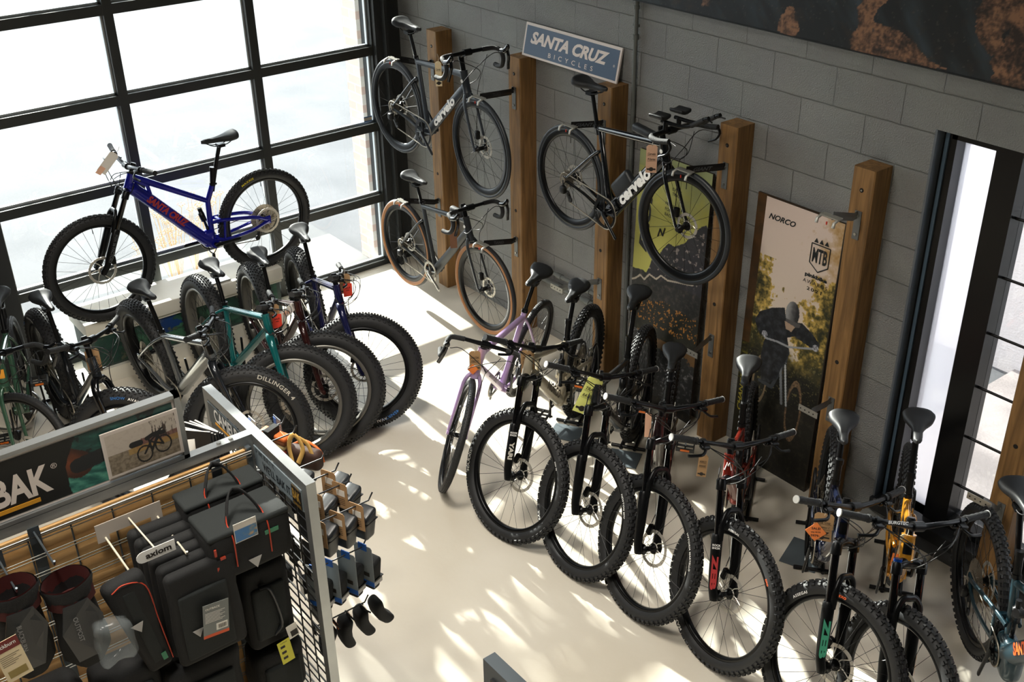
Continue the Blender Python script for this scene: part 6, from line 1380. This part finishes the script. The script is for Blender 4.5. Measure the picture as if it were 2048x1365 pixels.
# striped pouch, tan strapped pouch, clip strips at the far hooks
o = thing('striped_pouch', 'pouch with orange, brown and pink stripes on the far left upper hook', 'bag', M=Matrix.Translation((3.70, -3.10, 1.36)) @ Matrix.Rotation(.35, 4, 'Z'), group=eg)
SCOL = [mat('stripe_orange', (206, 104, 44), .7), mat('stripe_brown', (120, 70, 36), .7), mat('stripe_sand', (196, 176, 130), .7), mat('stripe_pink', (214, 90, 84), .7), mat('stripe_rust', (150, 60, 34), .7)]
b = MB(); zz = -.0
for i in range(5): b.rbox((0, .02, -.03 - .022 * i), (.15 - .006 * i, .05, .0235), .009, m=i)
b.build('body', SCOL, o); b = MB(); b.box((0, .0, -.01), (.03, .07, .05)); b.build('strap', FAB, o)
o = thing('strapped_pouch', 'dark brown pouch with looping tan straps on the second upper hook', 'bag', M=Matrix.Translation((3.82, -3.05, 1.34)) @ Matrix.Rotation(.5, 4, 'Z'), group=eg)
b = MB(); b.rbox((.02, .03, -.09), (.17, .06, .10), .025); b.build('body', mat('dark_brown_fabric', (58, 36, 26), .7), o); b = MB(); b.tube(cat([(-.07, .06, -.07), (0, .07, -.035), (.08, .06, -.06), (.10, .05, -.11)], 4), .006, 6); b.build('trim', SCOL[0], o)
b = MB(); TSTR = mat('tan_webbing', (214, 172, 96), .7)
for s in (-1, 1): b.tube(cat([(-.005 + s * .015, -.01, -.10), (s * .035, 0, -.03), (s * .02, 0, .022), (0, 0, .04)], 5), .012, 6, flat=.18, up=(0, 1, 0))
b.tube(cat([(.02, .0, .03), (.055, .01, -.0), (.075, .01, -.06)], 5), .012, 6, flat=.18, up=(0, 1, 0)); b.build('strap', TSTR, o)
for i, (x, y, cm, lab) in enumerate(((3.60, -3.14, PAPER, 'white header card with blue strip on the far end of the rack'), (3.66, -3.05, mat('clear_blister', (150, 160, 170), .2, 0, alpha=.5), 'grey blister pack on the far end of the rack'))):
    o = thing('packaged_part', lab, 'package', (x, y, 1.38)); b = MB(); b.bx((-.03, -.002, -.12), (.035, .002, .01)); b.build('card', cm, o); b = MB(); b.bx((-.03, -.004, -.05), (-.005, -.002, .0)); b.build('band', mat('blue_band', (28, 92, 176), .5), o)
# booklets and shelf cards showing on the window side of the long rail
for i in range(6):
    y = -3.40 - .018 * i; o = thing('booklet', ['black bound booklet nearest the steel cross frame', 'second black booklet of the fanned stack', 'third black booklet of the fanned stack', 'fourth black booklet of the fanned stack', 'fifth black booklet of the fanned stack', 'last black booklet beside the white cards'][i], 'booklet', M=Matrix.Translation((3.80, y, 1.50 + .006 * (i % 3))) @ Matrix.Rotation(.25 + .1 * i, 4, 'Z') @ Matrix.Rotation(.15 - .05 * i, 4, 'X'), group='black booklets behind the long rail')
    b = MB(); b.bx((-.09, -.004, -.12), (.09, .004, .06)); b.build('cover', VIN, o); b = MB(); b.bx((-.086, -.003, .0601), (.086, .003, .0605)); b.build('pages', PAPER, o)
for i in range(4):
    p = at(377 + 7 * i, 863 + 12 * i, 2, 1.60); o = thing('price_card', ['white price card furthest along behind the header frame', 'second white price card', 'third white price card beside header frame foot', 'white price card nearest the long rail'][i], 'price card', M=Matrix.Translation((3.90 + .012 * i, -3.545 - .01 * i, 1.575 - .002 * i)) @ Matrix.Rotation(1.1, 4, 'Z') @ Matrix.Rotation(-.5, 4, 'X'), group='white price cards behind the long rail')
    b = MB(); b.bx((-.035, -.001, -.02), (.035, .001, .025)); b.build('card', PAPER, o); b = MB(); b.box((.0, -.0015, .0), (.05, .0006, .012)); b.build('barcode', GREYT, o)

# small packages crowding the black end grid
for i in range(22):
    x = 3.66 + .10 * (i % 7) + random.uniform(-.02, .02); z = 1.30 - .22 * (i // 7) + random.uniform(-.03, .03); y = -3.235 + random.uniform(-.02, .03)
    o = thing('packaged_part', 'small dark carded package hanging on the black end grid of the rack', 'package', (x, y, z), random.uniform(-.25, .25), group='dark packages on the end grid')
    b = MB(); b.bx((-.035, 0, -.15), (.035, .003, 0)); b.build('card', [VIN, GREYT, FABG][i % 3], o); b = MB(); b.rbox((0, .016, -.09), (.05, .03, .08), .01); b.build('blister', FAB, o)
# ------------------------------------------------------------------ camera
cd = bpy.data.cameras.new('camera'); co = bpy.data.objects.new('camera', cd); COL.objects.link(co)
cd.sensor_width = 36; cd.sensor_fit = 'HORIZONTAL'; cd.lens = 36 * FPX / 2048; cd.clip_start = .05; cd.clip_end = 200
co.matrix_world = Matrix(((RX.x, RY.x, RZ.x, CAM.x), (RX.y, RY.y, RZ.y, CAM.y), (RX.z, RY.z, RZ.z, CAM.z), (0, 0, 0, 1))); SC.camera = co
# ------------------------------------------------------------------ light: low sun through the glazed door, sky, unseen overhead lamps and a fill
az, el = radians(-3.2), radians(21)
d = V((cos(az) * cos(el), sin(az) * cos(el), -sin(el)))
sl = bpy.data.lights.new('sun', 'SUN'); sl.energy = 20; sl.angle = radians(.6); sl.color = (1, .95, .86); so = bpy.data.objects.new('sun', sl); COL.objects.link(so)
so.rotation_euler = (-d).to_track_quat('Z', 'Y').to_euler(); so.location = (-6, 0, 6)
w = bpy.data.worlds.new('sky'); SC.world = w; w.use_nodes = True; w.node_tree.nodes['Background'].inputs[0].default_value = (.92, .96, 1, 1); w.node_tree.nodes['Background'].inputs[1].default_value = 5.4
for i, (x, y, e, s) in enumerate(((3.7, -3.2, 58, 1.0), (5.0, -4.5, 34, .5), (4.0, -6.0, 62, 1.6))):  # all unseen; the last is a fill added to brighten the upper wall
    a = bpy.data.lights.new('overhead_light', 'AREA'); a.energy = e; a.size = s; a.color = (1, .94, .84); a.spread = radians((120, 120, 180)[i]); o = bpy.data.objects.new('overhead_light', a); COL.objects.link(o); o.location = (x, y, 4.66)
SC.view_settings.view_transform = 'Standard'; SC.view_settings.look = 'None'; SC.view_settings.exposure = .25; SC.view_settings.gamma = 1; SC.view_settings.use_curve_mapping = False
SC.cycles.max_bounces = 8; SC.cycles.transparent_max_bounces = 16; SC.cycles.sample_clamp_indirect = 4
